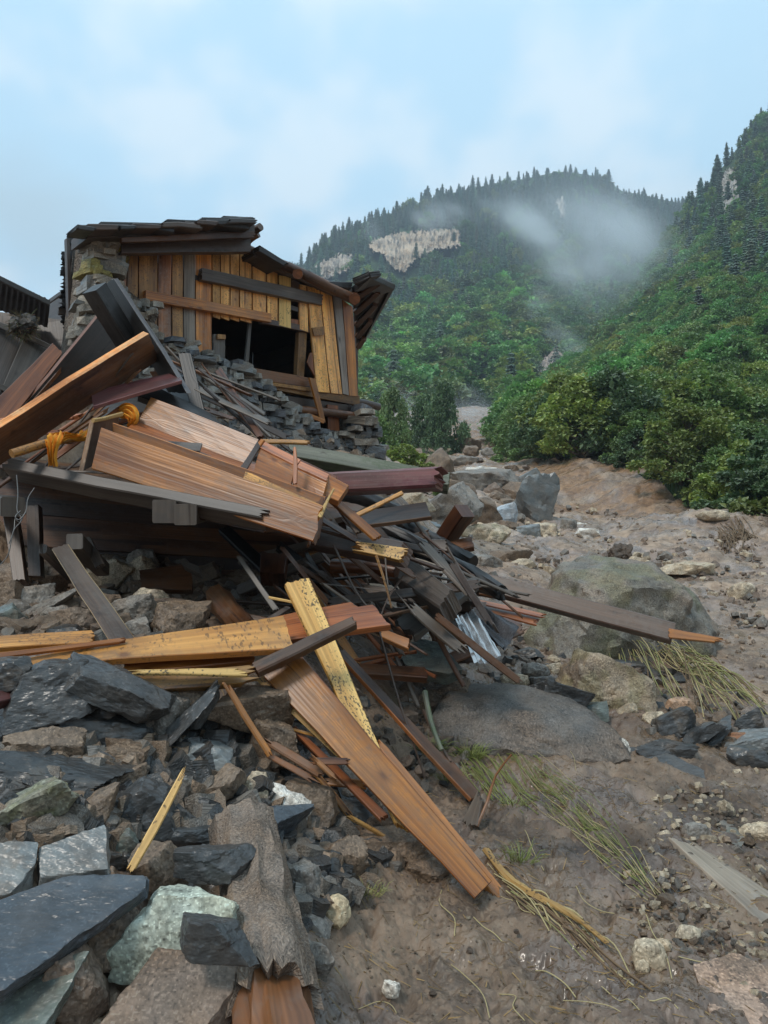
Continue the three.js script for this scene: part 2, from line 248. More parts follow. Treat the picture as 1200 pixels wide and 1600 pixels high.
// an angular split stone of few faces
function shardGeo(seed, tone, { mud = 0.3, flat = 1 } = {}) {
  const R = rng(seed * 53 + 7), g0 = new THREE.BoxGeometry(1, 1, 1, 3, 1, 2).toNonIndexed(), P = g0.attributes.position, tx = (R() - 0.5) * 0.5, tz = (R() - 0.5) * 0.5, h = (a, b, c, k) => hash2(Math.round(a * 60) * 7 + Math.round(c * 60), Math.round(b * 60), seed * 9 + k) - 0.5;
  for (let i = 0; i < P.count; i++) { const x = P.getX(i), y = P.getY(i), z = P.getZ(i), e = Math.abs(x) > 0.4 && Math.abs(z) > 0.4 ? 0.86 : 1; P.setXYZ(i, (x * e + h(x, 0, z, 1) * 0.2 + h(x, y, z, 2) * 0.1) * (1 + tx * z), y + h(x, y, z, 3) * 0.22 * flat, (z * e + h(x, 0, z, 4) * 0.2 + h(x, y, z, 5) * 0.1) * (1 + tz * x)); }
  g0.deleteAttribute('normal'); g0.computeVertexNormals(); const uv = [], col = [], v0 = 0.75 + 0.5 * R();
  for (let i = 0; i < P.count; i++) { const x = P.getX(i), y = P.getY(i), z = P.getZ(i), n = g0.attributes.normal, f = Math.abs(n.getY(i)) > 0.6; uv.push(x * 0.6 + seed * 0.37, (f ? z : y * 0.4) * 0.6 + seed * 0.61); const m = smooth(0, 0.3, fbm(x * 2 + seed, y * 2, z * 2, 3)) * mud, v = v0 * (1 + 0.3 * n3(x * 3, y * 3 + seed, z * 3)); col.push(...mix3([tone[0] * v, tone[1] * v, tone[2] * v], [0.135, 0.102, 0.076], m).map((c) => c * 1.6)); }
  g0.setAttribute('uv', new THREE.Float32BufferAttribute(uv, 2)); g0.setAttribute('color', new THREE.Float32BufferAttribute(col, 3)); return g0;
}
const rockMesh = (size, tone, o = {}) => new THREE.Mesh(rockGeo(size, { tone: TONE[tone][1], ...o }), ROCK[TONE[tone][0]]);

// ---------------------------------------------------------------- the ground
// known points of the ground as (pixel x, pixel y, depth); between them a thin-plate surface over (bearing, log range)
const KNOWN = [
  [600, 1600, 2.6], [900, 1600, 2.62], [1200, 1600, 2.62], [300, 1600, 2.35], [0, 1600, 2.2], [-200, 1500, 2.4], [1400, 1500, 3.0],
  [600, 1450, 3.2], [760, 1400, 3.45], [900, 1300, 4.1], [1100, 1400, 3.45], [1100, 1250, 4.6], [1200, 1200, 5.2], [850, 1180, 5.1], [700, 1120, 5.6], [1000, 1100, 6.1], [1180, 1080, 6.9],
  [850, 1040, 7.2], [1150, 1000, 8.8], [800, 960, 9.0], [1180, 905, 12.2], [860, 885, 12.8], [1000, 855, 15.2], [1190, 846, 15], [1120, 806, 16.5], [1040, 812, 18], [960, 822, 19.5], [860, 832, 18.5], [1300, 860, 14],
  [900, 800, 27.5], [820, 790, 26], [780, 765, 31], [740, 715, 45], [745, 668, 70], [742, 650, 90], [735, 640, 120],
  [880, 732, 34], [960, 735, 31], [1050, 742, 29], [1150, 740, 30], [1250, 740, 29], [815, 725, 48], [790, 700, 60], [775, 670, 80], [950, 792, 27], [1040, 795, 25.5], [680, 742, 40], [640, 745, 38], [600, 740, 36], [660, 700, 60],
  [0, 1420, 2.5], [100, 1120, 3.75], [0, 1010, 4.35], [250, 945, 5.3], [80, 930, 5.3], [400, 1180, 3.95], [300, 1300, 3.25], [450, 1370, 3.2], [200, 1470, 2.65], [500, 1220, 4.2], [560, 1120, 5.0], [650, 1020, 6.4], [100, 1280, 2.95],
  [300, 900, 7.2], [100, 880, 7.2], [450, 940, 6.4], [560, 890, 8.2], [640, 860, 10], [720, 850, 12.5], [450, 700, 9.7], [560, 715, 10.6], [250, 640, 9.0], [100, 620, 9.2], [0, 640, 8.5], [600, 780, 16], [-300, 800, 7], [-300, 660, 14], [200, 650, 20], [500, 680, 24],
];
const tps = (() => {
  const P = KNOWN.map(([x, y, d]) => { const p = at(x, y, d); return [Math.atan2(p.x, -p.z) * 1.7, Math.log(Math.hypot(p.x, p.z)), p.y]; });
  for (const b of [-1.9, -1.3, 1.3, 1.9]) for (const [r, h] of [[1, 0], [2.5, b < 0 ? 0.4 : 0], [6, b < 0 ? 1.2 : 0.3], [15, b < 0 ? 2 : 2.0], [40, b < 0 ? 4 : 7], [110, b < 0 ? 10 : 22]]) P.push([b, Math.log(r), h]);
  for (const b of [-0.7, 0, 0.7]) P.push([b, Math.log(1.2), b < 0 ? 0.12 : 0]);
  const n = P.length, M = n + 3, A = Array.from({ length: M }, () => new Float64Array(M + 1)), U = (r2) => r2 < 1e-12 ? 0 : 0.5 * r2 * Math.log(r2);
  for (let i = 0; i < n; i++) { for (let j = 0; j < n; j++) A[i][j] = U((P[i][0] - P[j][0]) ** 2 + (P[i][1] - P[j][1]) ** 2) + (i === j ? 0.0015 : 0); A[i][n] = A[n][i] = 1; A[i][n + 1] = A[n + 1][i] = P[i][0]; A[i][n + 2] = A[n + 2][i] = P[i][1]; A[i][M] = P[i][2]; }
  for (let c = 0; c < M; c++) { let b = c; for (let r = c + 1; r < M; r++) if (Math.abs(A[r][c]) > Math.abs(A[b][c])) b = r; [A[c], A[b]] = [A[b], A[c]]; for (let r = 0; r < M; r++) if (r !== c) { const f = A[r][c] / A[c][c]; if (f) for (let k = c; k <= M; k++) A[r][k] -= f * A[c][k]; } }
  const w = A.map((row, i) => row[M] / row[i]);
  return (a, v) => { let h = w[n] + w[n + 1] * a + w[n + 2] * v; for (let i = 0; i < n; i++) { const r2 = (a - P[i][0]) ** 2 + (v - P[i][1]) ** 2; if (r2 > 1e-12) h += w[i] * 0.5 * r2 * Math.log(r2); } return h; };
})();
function groundH(x, z) {
  const r = Math.max(Math.hypot(x, z), 0.9), b = clamp(Math.atan2(x, -z), -1.1, 1.1);
  return tps(b * 1.7, Math.log(Math.min(r, 125)));
}
function hit(px, py) { // where the sight line through a pixel meets the ground
  const d = ray(px, py); let a = 0.8; for (let t = 0.8; t < 140; t *= 1.02) { const p = EYE.clone().addScaledVector(d, t); if (p.y < groundH(p.x, p.z)) { let lo = a, hi = t; for (let i = 0; i < 12; i++) { const m = (lo + hi) / 2, q = EYE.clone().addScaledVector(d, m); if (q.y < groundH(q.x, q.z)) hi = m; else lo = m; } return { p: EYE.clone().addScaledVector(d, hi), d: hi }; } a = t; }
  return { p: EYE.clone().addScaledVector(d, 140), d: 140 };
}
const mudTex = makeTex(1024, 1024, (u, v) => {
  const a = pf(u, v, 3, 3, 6, 400), b = pf(u, v, 24, 24, 4, 410), peb = smooth(0.66, 0.84, pf(u, v, 130, 130, 2, 420)), dk = smooth(0.5, 0.68, 0.7 * pf(u, v, 9, 9, 5, 430) + 0.3 * pf(u, v, 90, 90, 2, 435)), g = pf(u, v, 5, 5, 4, 440);
  let c = mix3([0.55, 0.45, 0.36], [0.98, 0.84, 0.70], clamp(0.5 + 1.5 * (a - 0.5) + 1.5 * (b - 0.5))); c = mix3(c, [0.34, 0.29, 0.25], dk * 0.75); c = mix3(c, [1, 0.94, 0.82], peb * 0.6); c = mix3(c, [c[0] * 0.92, c[1] * 0.96, c[2] * 1.08], smooth(0.45, 0.65, g)); return c;
}, true);
const mudBump = makeTex(1024, 1024, (u, v) => { const h = clamp(0.45 * pf(u, v, 12, 12, 6, 400) + 0.45 * pf(u, v, 48, 48, 4, 410) + 0.25 * (pf(u, v, 130, 130, 2, 420) - 0.3)); return [h, h, h]; }, false);
const mudRough = makeTex(512, 512, (u, v) => { const h = 0.2 + 0.62 * smooth(0.4, 0.62, pf(u, v, 4, 4, 5, 460)); return [h, h, h]; }, false);
function relief(x, z, r) { // lumps, clods and flow ridges of the mud
  const s = smooth(5, 22, r), far = smooth(18, 50, r);
  let h = 0.05 * fbm(x * 0.9, 3, z * 0.9, 4) + 0.032 * fbm(x * 3.2, 9, z * 3.2, 4) * (1 - s * 0.3);
  const cl = fbm(x * 11, 1, z * 11, 3); h += (0.034 * Math.max(0, cl) ** 1.2 + 0.026 * Math.max(0, fbm(x * 5 + 7, 1, z * 5, 3)) - 0.024 * smooth(0.1, 0.45, fbm(x * 6.5, 4, z * 6.5 + 3, 2)) + 0.009 * fbm(x * 30, 5, z * 30, 2)) * (1 - s);
  h -= 0.03 * smooth(0.25, 0.5, fbm(x * 2.1 + 30, 2, z * 2.1, 3));
  h += s * (0.34 * fbm(x * 0.5, 7, z * 0.5, 5) + 0.1 * Math.abs(fbm(x * 1.7, 4, z * 1.7, 4))) + far * 0.7 * fbm(x * 0.14, 6, z * 0.14, 4);
  return h;
}
{
  const az = []; for (let a = -180; a < -36; a += 6) az.push(a); for (let i = 0; i <= 520; i++) az.push(-36 + 72 * i / 520); for (let a = 40; a < 180; a += 6) az.push(a);
  const rr = []; for (let r = 0.25; r < 1.9; r *= 1.12) rr.push(r); for (let r = 1.9; r < 9; r *= 1.0052) rr.push(r); for (let r = 9; r < 150; r *= 1.0105) rr.push(r); rr.push(170, 230, 400, 900);
  const nA = az.length, nR = rr.length, pos = new Float32Array((nA * nR + 1) * 3), uv = new Float32Array((nA * nR + 1) * 2), col = new Float32Array((nA * nR + 1) * 3), idx = [];
  for (let i = 0; i < nR; i++) for (let k = 0; k < nA; k++) {
    const a = az[k] * Math.PI / 180, r = rr[i], x = Math.sin(a) * r, z = -Math.cos(a) * r, o = i * nA + k;
    pos[o * 3] = x; pos[o * 3 + 2] = z; pos[o * 3 + 1] = groundH(x, z) + (Math.abs(az[k]) > 37 ? 0.4 : 1) * relief(x, z, r); uv[o * 2] = x / 1.7; uv[o * 2 + 1] = z / 1.7;
    const p = fbm(x * 0.6 + 11, 0, z * 0.6, 4), q = fbm(x * 0.16, 5, z * 0.16 + 4, 4), w = fbm(x * 2.4, 8, z * 2.4, 4);
    let c = [0.175, 0.143, 0.117]; c = mix3(c, [0.078, 0.066, 0.058], smooth(0.05, 0.4, p + 0.4 * w) * 0.8); c = mix3(c, [0.30, 0.25, 0.205], smooth(0.02, 0.3, q) * 0.8); c = mix3(c, [0.22, 0.165, 0.115], smooth(0.15, 0.4, fbm(x * 0.35 + 50, 2, z * 0.35, 4)) * 0.5);
    const dry = smooth(7, 13, r) * smooth(-3.5, 1, x); c = mix3(c, mix3([0.33, 0.275, 0.232], [0.24, 0.20, 0.17], smooth(-0.15, 0.3, w)), dry * 0.85);
    const soil = smooth(24, 28, r) * smooth(3, 7, x); c = mix3(c, mix3([0.25, 0.165, 0.10], [0.27, 0.235, 0.205], smooth(-0.05, 0.2, fbm(x * 0.3, 1, z * 0.3, 3))), soil * 0.8);
        col[o * 3] = c[0] * 1.45; col[o * 3 + 1] = c[1] * 1.45; col[o * 3 + 2] = c[2] * 1.45;
  }
  const o = nA * nR; pos[o * 3 + 1] = groundH(0, -0.01); col[o * 3] = 0.25; col[o * 3 + 1] = 0.2; col[o * 3 + 2] = 0.15;
  for (let i = 0; i < nR - 1; i++) for (let k = 0; k < nA; k++) { const k2 = (k + 1) % nA, a = i * nA + k, b = i * nA + k2, c = a + nA, d = b + nA; idx.push(a, b, d, a, d, c); }
  for (let k = 0; k < nA; k++) idx.push(o, (k + 1) % nA, k);
  const g = new THREE.BufferGeometry(); g.setAttribute('position', new THREE.BufferAttribute(pos, 3)); g.setAttribute('uv', new THREE.BufferAttribute(uv, 2)); g.setAttribute('color', new THREE.BufferAttribute(col, 3)); g.setIndex(idx); g.computeVertexNormals();
  top(new THREE.Mesh(g, new THREE.MeshStandardMaterial({ map: mudTex, bumpMap: mudBump, bumpScale: 0.02, roughnessMap: mudRough, roughness: 0.95, vertexColors: true })), 'ground', 'muddy debris slope', null, null, 'structure');
}

// ---------------------------------------------------------------- the mountains
const leafMat = (c, tr = 0.42) => new THREE.MeshPhysicalMaterial({ color: new THREE.Color().setRGB(...c), vertexColors: true, roughness: 0.75, transmission: tr, thickness: 0, side: THREE.DoubleSide });
// a slope: for every bearing (pixel column) a foot and a ridge, each with a range and a height in the picture
function makeSlope(ridge, foot, ridgeR, footR, bulge, seed) {
  const yr = curve(ridge), yf = curve(foot), rr = curve(ridgeR), rf = curve(footR);
  const range = (X, t) => { const r = Math.exp(lerp(Math.log(rf(X)), Math.log(rr(X)), Math.pow(clamp(t, 0, 1), bulge))), y = lerp(yf(X), yr(X), t), e = smooth(0, 0.06, t); return r * (1 + e * (0.10 * fbm(X * 0.006 + seed, y * 0.004, 1, 3) + 0.05 * fbm(X * 0.02, y * 0.014, seed, 3))); };
  const point = (X, t) => at(X, lerp(yf(X), yr(X), t), range(X, t));
  return { yr, yf, range, point, tOf: (X, y) => (yf(X) - y) / (yf(X) - yr(X)) };
}
const farSlope = makeSlope(
  [[-900, 900], [-200, 700], [200, 540], [380, 470], [460, 424], [520, 366], [600, 336], [700, 302], [800, 282], [880, 268], [940, 276], [975, 300], [1060, 316], [1150, 330], [1400, 300], [1900, 320]],
  [[-900, 930], [0, 800], [400, 770], [560, 745], [700, 700], [760, 690], [900, 690], [1900, 690]],
  [[-900, 500], [300, 520], [460, 600], [600, 720], [900, 900], [1050, 860], [1900, 900]],
  [[-900, 60], [300, 70], [560, 95], [700, 120], [800, 130], [1900, 150]], 0.85, 3);
const nearSlope = makeSlope(
  [[765, 718], [785, 692], [805, 668], [850, 645], [900, 590], [980, 490], [1060, 365], [1090, 310], [1120, 270], [1150, 235], [1200, 180], [1300, 60], [1600, -200], [2200, -200]],
  [[765, 730], [800, 725], [830, 728], [880, 730], [960, 735], [1030, 745], [1080, 765], [1120, 800], [1160, 834], [1220, 862], [1320, 900], [2200, 1000]],
  [[765, 82], [785, 105], [850, 150], [980, 260], [1100, 380], [1200, 430], [1600, 420], [2200, 420]],
  [[765, 70], [800, 56], [880, 36], [960, 32], [1030, 28], [1080, 25], [1120, 22], [1160, 19.5], [1220, 17.5], [1320, 16], [2200, 20]], 0.8, 17);
// bare rock: outlines in the picture
const inPoly = (x, y, P) => { let s = false; for (let i = 0, j = P.length - 1; i < P.length; j = i++) if ((P[i][1] > y) !== (P[j][1] > y) && x < (P[j][0] - P[i][0]) * (y - P[i][1]) / (P[j][1] - P[i][1]) + P[i][0]) s = !s; return s; };
const CLIFFS = [
  { s: farSlope, name: 'tan cliff face', P: [[575, 378], [610, 366], [665, 360], [718, 358], [720, 385], [680, 392], [650, 405], [632, 428], [612, 418], [600, 398], [580, 392]], c: [0.46, 0.38, 0.29], out: 0.965 },
  { s: farSlope, name: 'grey cliff face', P: [[470, 432], [496, 412], [530, 398], [552, 396], [550, 420], [522, 434], [484, 442]], c: [0.40, 0.35, 0.29], out: 0.965 },
  { s: farSlope, name: 'pale scar', P: [[868, 312], [880, 306], [886, 342], [876, 340]], c: [0.5, 0.46, 0.4] },
  { s: farSlope, name: 'outcrop', P: [[816, 622], [822, 592], [848, 562], [870, 542], [884, 540], [884, 572], [862, 602], [846, 622]], c: [0.42, 0.345, 0.30], out: 0.9 },
  { s: farSlope, name: 'grey rock band', P: [[958, 444], [972, 430], [990, 462], [1002, 492], [985, 500], [968, 470]], c: [0.36, 0.34, 0.31] },
  { s: nearSlope, name: 'high rock wall', P: [[1122, 300], [1132, 268], [1146, 262], [1162, 330], [1150, 352], [1128, 340]], c: [0.36, 0.34, 0.31] },
];
const bare = (x, y, S, m = 0) => CLIFFS.some((k) => k.s === S && inPoly(x, y + m, k.P));
const scrub = makeTex(512, 512, (u, v) => { const a = pf(u, v, 8, 8, 5, 500), b = pf(u, v, 40, 40, 3, 510); const l = 0.25 + 0.9 * a * b * 1.6; return [l * 0.85, l, l * 0.7]; }, true);
const scrubBump = makeTex(512, 512, (u, v) => { const h = pf(u, v, 20, 20, 5, 500); return [h, h, h]; }, false);
function slopeMesh(S, X0, X1, nX, nT, name, label, tint) {
  const pos = [], uv = [], col = [], idx = [];
  for (let j = 0; j <= nT + 3; j++) for (let i = 0; i <= nX; i++) {
    const X = lerp(X0, X1, i / nX), t = Math.min(1, j / nT * 1.04 - 0.04); let p = S.point(X, t);
    if (t < 0) { p = S.point(X, 0); p.y -= 6; }
    if (j > nT) { const q = j - nT, d = p.clone().sub(EYE).setY(0).normalize(); p.addScaledVector(d, q * 45); p.y -= q * q * 14; }
    pos.push(p.x, p.y, p.z); uv.push(X * 0.03, p.y * 0.06); const v = 0.8 + 0.5 * fbm(p.x * 0.02, p.y * 0.02, p.z * 0.02, 3); col.push(tint[0] * v, tint[1] * v, tint[2] * v);
  }
  const w = nX + 1; for (let j = 0; j < nT + 3; j++) for (let i = 0; i < nX; i++) { const a = j * w + i; idx.push(a, a + 1, a + w + 1, a, a + w + 1, a + w); }
  const g = new THREE.BufferGeometry(); g.setAttribute('position', new THREE.Float32BufferAttribute(pos, 3)); g.setAttribute('uv', new THREE.Float32BufferAttribute(uv, 2)); g.setAttribute('color', new THREE.Float32BufferAttribute(col, 3)); g.setIndex(idx); g.computeVertexNormals();
  top(new THREE.Mesh(g, new THREE.MeshStandardMaterial({ map: scrub, bumpMap: scrubBump, bumpScale: 0.4, roughness: 1, vertexColors: true, side: THREE.DoubleSide })), name, label, null, null, 'structure');
}
slopeMesh(farSlope, -900, 1900, 260, 110, 'mountain', 'forested mountain behind the gully', [0.07, 0.13, 0.045]);
slopeMesh(nearSlope, 766, 2200, 190, 130, 'hillside', 'steep green hillside on the right', [0.055, 0.10, 0.03]);
CLIFFS.forEach((k, n) => {
  const xs = k.P.map((p) => p[0]), ys = k.P.map((p) => p[1]), x0 = Math.min(...xs) - 6, x1 = Math.max(...xs) + 6, y0 = Math.min(...ys) - 6, y1 = Math.max(...ys) + 4, nx = Math.round((x1 - x0) / 0.9), ny = Math.round((y1 - y0) / 0.9), ins = [], pos = [], col = [], uv = [], idx = [];
  for (let j = 0; j <= ny; j++) for (let i = 0; i <= nx; i++) {
    const X = lerp(x0, x1, i / nx), Y = lerp(y0, y1, j / ny), r0 = k.s.range(X, k.s.tOf(X, Y)), foot = k.s.range(X, k.s.tOf(X, Math.min(Y + 30, y1)));
    const wx = X + 4 * fbm(X * 0.2, Y * 0.2, n, 3), wy = Y + 7 * fbm(X * 0.2 + 9, Y * 0.08, n, 3), inside = inPoly(wx, wy, k.P); ins.push(inside);
    const rel = r0 * (0.018 * fbm(X * 0.16, Y * 0.035, n * 3, 4) + 0.007 * fbm(X * 0.5, Y * 0.2, n * 3, 3));
    const p = at(X, Y, inside ? lerp(r0, foot, 0.45) * (k.out ?? 0.985) + rel : r0 * 1.03); pos.push(p.x, p.y, p.z); uv.push(p.x / 30, p.y / 30);
    const v = 1 + 0.5 * fbm(X * 0.22, Y * 0.05, 5, 4), dk = smooth(0.12, 0.3, fbm(X * 0.12 + 4, Y * 0.06, 8, 4)); col.push(...mix3([k.c[0] * v, k.c[1] * v, k.c[2] * v], [0.09, 0.085, 0.08], dk * 0.7));
  }
  const w = nx + 1; for (let j = 0; j < ny; j++) for (let i = 0; i < nx; i++) { const a = j * w + i; if (ins[a] || ins[a + 1] || ins[a + w] || ins[a + w + 1]) idx.push(a, a + w + 1, a + 1, a, a + w, a + w + 1); }
  let g = new THREE.BufferGeometry(); g.setAttribute('position', new THREE.Float32BufferAttribute(pos, 3)); g.setAttribute('uv', new THREE.Float32BufferAttribute(uv, 2)); g.setAttribute('color', new THREE.Float32BufferAttribute(col.map((c) => c * 1.3), 3)); g.setIndex(idx); g.computeVertexNormals();
  const rockFar = new THREE.MeshStandardMaterial({ map: grainTex, bumpMap: slateBump, bumpScale: 1.2, roughness: 0.9, vertexColors: true, side: THREE.DoubleSide });
  top(new THREE.Mesh(g, rockFar), 'cliff', k.name + ' on the mountain', null, null, 'structure');
});

// ---------------------------------------------------------------- trees
function leafCloud(clumps, n, size, R, { flat = 0.5, droop = 0, vary = 0.35 } = {}) { // many folded leaves through the volume of the clumps
  const pos = new Float32Array(n * 12 * 1.5 | 0), col = new Float32Array(pos.length), wsum = []; let tot = 0; for (const c of clumps) { tot += c.r ** 2.2; wsum.push(tot); }
  const P = [], C = [], a = V3(), o = V3(), x = V3(), y = V3(), z = V3();
  for (let i = 0; i < n; i++) {
    const q = R() * tot; let k = 0; while (wsum[k] < q) k++; const c = clumps[k];
    do o.set(R() * 2 - 1, R() * 2 - 1, R() * 2 - 1); while (o.lengthSq() > 1); const sh = Math.pow(o.length(), -0.3) * (R() < 0.16 ? 1 + 0.55 * R() : 0.75 + 0.3 * R()); o.multiplyScalar(sh);
    a.set(c.x + o.x * c.r, c.y + o.y * c.r * flat * 1.3, c.z + o.z * c.r);
    x.set(R() - 0.5, (R() - 0.5) * 0.7 - droop, R() - 0.5).addScaledVector(o, 0.45).normalize(); y.set(R() - 0.5, 0.6 + R(), R() - 0.5).addScaledVector(x, -0).normalize(); z.crossVectors(x, y).normalize(); y.crossVectors(z, x);
    const s = size * (0.6 + 0.8 * R()), w = s * (0.28 + 0.16 * R()), f = s * 0.12, v = c.v * (1 - vary / 2 + vary * R()), yel = R() * 0.35;
    const p0 = a.clone().addScaledVector(x, -s * 0.5), p2 = a.clone().addScaledVector(x, s * 0.5).addScaledVector(y, -f), p1 = a.clone().addScaledVector(z, w).addScaledVector(y, f), p3 = a.clone().addScaledVector(z, -w).addScaledVector(y, f);
    for (const p of [p0, p1, p2, p0, p2, p3]) { P.push(p.x, p.y, p.z); C.push(v * (1 + yel * 0.8), v * (1 + yel * 0.15), v); }
  }
  const g = new THREE.BufferGeometry(); g.setAttribute('position', new THREE.Float32BufferAttribute(P, 3)); g.setAttribute('color', new THREE.Float32BufferAttribute(C, 3)); g.computeVertexNormals(); return g;
}
function limb(Q, a, b, r0, r1, sides = 5, c = [1, 1, 1]) { const d = b.clone().sub(a).normalize(), u = V3(0.31, 0.2, 0.93).cross(d).normalize(), v = d.clone().cross(u); for (let k = 0; k < sides; k++) { const p = (t, q, r) => q.clone().addScaledVector(u, Math.cos(t) * r).addScaledVector(v, Math.sin(t) * r), t0 = k / sides * 6.2832, t1 = (k + 1) / sides * 6.2832; Q.quad(p(t0, a, r0), p(t1, a, r0), p(t1, b, r1), p(t0, b, r1), [0, k * 0.2], [0, k * 0.2 + 0.2], [1, k * 0.2 + 0.2], [1, k * 0.2], c); } }
// crowns have height 1 and stand on the ground at 0
function broadleaf(seed, leaves, size, { low = 0.18, wide = 0.42, n = 14, lean = 0.05, clump = 1 } = {}) {
  const R = rng(seed), Q = new Quads(), clumps = [], tips = [], root = V3(0, -0.04, 0), fork = V3((R() - 0.5) * lean * 2, 0.3, (R() - 0.5) * lean * 2); limb(Q, root, fork, 0.03, 0.02, 6); limb(Q, fork, V3(fork.x * 1.6, 0.72, fork.z * 1.6), 0.02, 0.006);
  for (let i = 0; i < n; i++) { const h = low + (0.92 - low) * ((i + 0.5) / n), a = i * 2.4 + R(), prof = Math.sin(Math.pow((h - low + 0.12) / (1.08 - low), 0.75) * Math.PI), rad = wide * prof * (0.35 + 0.8 * R()), r = (0.1 + 0.085 * R() + 0.05 * prof) * clump; const c = { x: fork.x + Math.cos(a) * rad, y: Math.min(h, 0.97 - r * 0.6), z: fork.z + Math.sin(a) * rad, r, v: 0.75 + 0.5 * R() }; clumps.push(c); tips.push(c); }
  for (const c of tips) { const y0 = clamp(c.y - 0.22, 0.12, 0.6); limb(Q, V3(fork.x * y0 * 2.2, y0, fork.z * y0 * 2.2), V3(c.x, c.y, c.z), 0.011, 0.003, 4); }
  return { crown: leafCloud(clumps, leaves, size, R), trunk: Q.build() };
}
function conifer(seed, tiers, size, { wide = 0.17, ragged = 0.35 } = {}) {
  const R = rng(seed), Q = new Quads(), P = [], C = []; limb(Q, V3(0, -0.03, 0), V3(0, 0.98, 0), 0.017, 0.002, 5);
  for (let i = 0; i < tiers; i++) { const h = 0.1 + 0.88 * (i / tiers), reach = wide * Math.pow(1 - h, 0.75) * (1 - ragged * R()) + 0.012, m = 6 + (R() * 3 | 0);
    for (let k = 0; k < m; k++) { const a = (k + R() * 0.7) / m * 6.2832 + i, L = reach * (0.65 + 0.5 * R()), dr = 0.28 + 0.3 * R(), v = 0.65 + 0.6 * R(), d = V3(Math.cos(a), 0, Math.sin(a)), s = V3(-d.z, 0, d.x), nb = Math.max(2, Math.round(L / size));
      for (let b = 0; b < nb; b++) { const f0 = b / nb, w = size * (0.9 - 0.5 * f0) * (0.7 + 0.6 * R()), c0 = V3(0, h, 0).addScaledVector(d, L * f0).add(V3(0, -dr * L * f0 + 0.1 * L * Math.sin(f0 * 3), 0)), c1 = V3(0, h, 0).addScaledVector(d, L * (f0 + 1.35 / nb)).add(V3(0, -dr * L * (f0 + 1 / nb) - 0.012 * R(), 0));
        for (const sd of [-1, 1]) { const e = c0.clone().lerp(c1, 0.6).addScaledVector(s, sd * w).add(V3(0, -w * (0.4 + 0.6 * R()), 0)); for (const p of [c0, c1, e]) { P.push(p.x, p.y, p.z); C.push(v, v, v); } } } } }
  const g = new THREE.BufferGeometry(); g.setAttribute('position', new THREE.Float32BufferAttribute(P, 3)); g.setAttribute('color', new THREE.Float32BufferAttribute(C, 3)); g.computeVertexNormals(); return { crown: g, trunk: Q.build() };
}
const BARK = new THREE.MeshStandardMaterial({ map: WOOD.grey.map, bumpMap: woodBump, bumpScale: 0.02, color: new THREE.Color(0.75, 0.68, 0.6), roughness: 0.9 });
const GREEN = { mid: leafMat([0.15, 0.26, 0.07]), bright: leafMat([0.25, 0.35, 0.07]), deep: leafMat([0.09, 0.17, 0.065]), blue: leafMat([0.08, 0.145, 0.078], 0.3), pale: leafMat([0.17, 0.27, 0.10]), olive: leafMat([0.19, 0.265, 0.06]) };
const withTrunk = (t) => { const k = t.trunk.clone(); k.deleteAttribute('uv'); const c = k.attributes.color; for (let i = 0; i < c.count; i++) c.setXYZ(i, 1.15, 0.5, 0.95); return { trunk: t.trunk, crown: t.crown, both: mergeGeometries([t.crown, k]) }; };
const NEAR = { broad: [1, 2, 3, 4].map((s) => broadleaf(s * 31, 6400, 0.046, { n: 44, wide: 0.42, clump: 0.62, lean: 0.12 })).map(withTrunk), bush: [5, 6, 7].map((s) => broadleaf(s * 37, 9500, 0.048, { n: 46, wide: 0.56, low: 0.06, clump: 0.6, lean: 0.15 })), fir: [8, 9].map((s) => conifer(s * 41, 46, 0.02)) };
const MID = { broad: [11, 12, 13, 14].map((s) => broadleaf(s * 43, 1300, 0.09, { n: 15, wide: 0.44, low: 0.1 })).map(withTrunk), fir: [15, 16, 17].map((s) => conifer(s * 47, 18, 0.055, { wide: 0.25, ragged: 0.6 })).map(withTrunk) };
function tree(kind, tmpl, mat, p, h, turn, label, group, sx = 1) {
  const g = base(kind, p, label, 'tree', group); g.rotation.y = turn; g.scale.set(h * sx, h, h * sx);
  const t = new THREE.Mesh(tmpl.trunk, BARK), c = new THREE.Mesh(tmpl.crown, mat); t.name = 'trunk'; c.name = 'crown'; g.add(t, c); shade(g); return g;
}
const TR = rng(2024), swarm = {};
const put = (key, p, h, tint, sx = 1) => { (swarm[key] ??= []).push([p, h, TR() * 6.28, tint, sx]); };
function scatter(S, X0, X1, T0, T1, spacing, each) {
  let t = T0; while (t < T1) { const Xm = (X0 + X1) / 2, step = spacing(S.range(Xm, t)) / S.point(Xm, t + 0.005).distanceTo(S.point(Xm, t - 0.005)) * 0.01; let X = X0; while (X < X1) { const r = S.range(X, t), s = spacing(r); X += s / r * FPX * (0.75 + 0.5 * TR()); const tj = clamp(t + (TR() - 0.5) * step, 0.001, 0.998); each(X, tj, S.point(X, tj), S.range(X, tj), lerp(S.yf(X), S.yr(X), tj)); } t += step; }
}
let nearCount = 0;
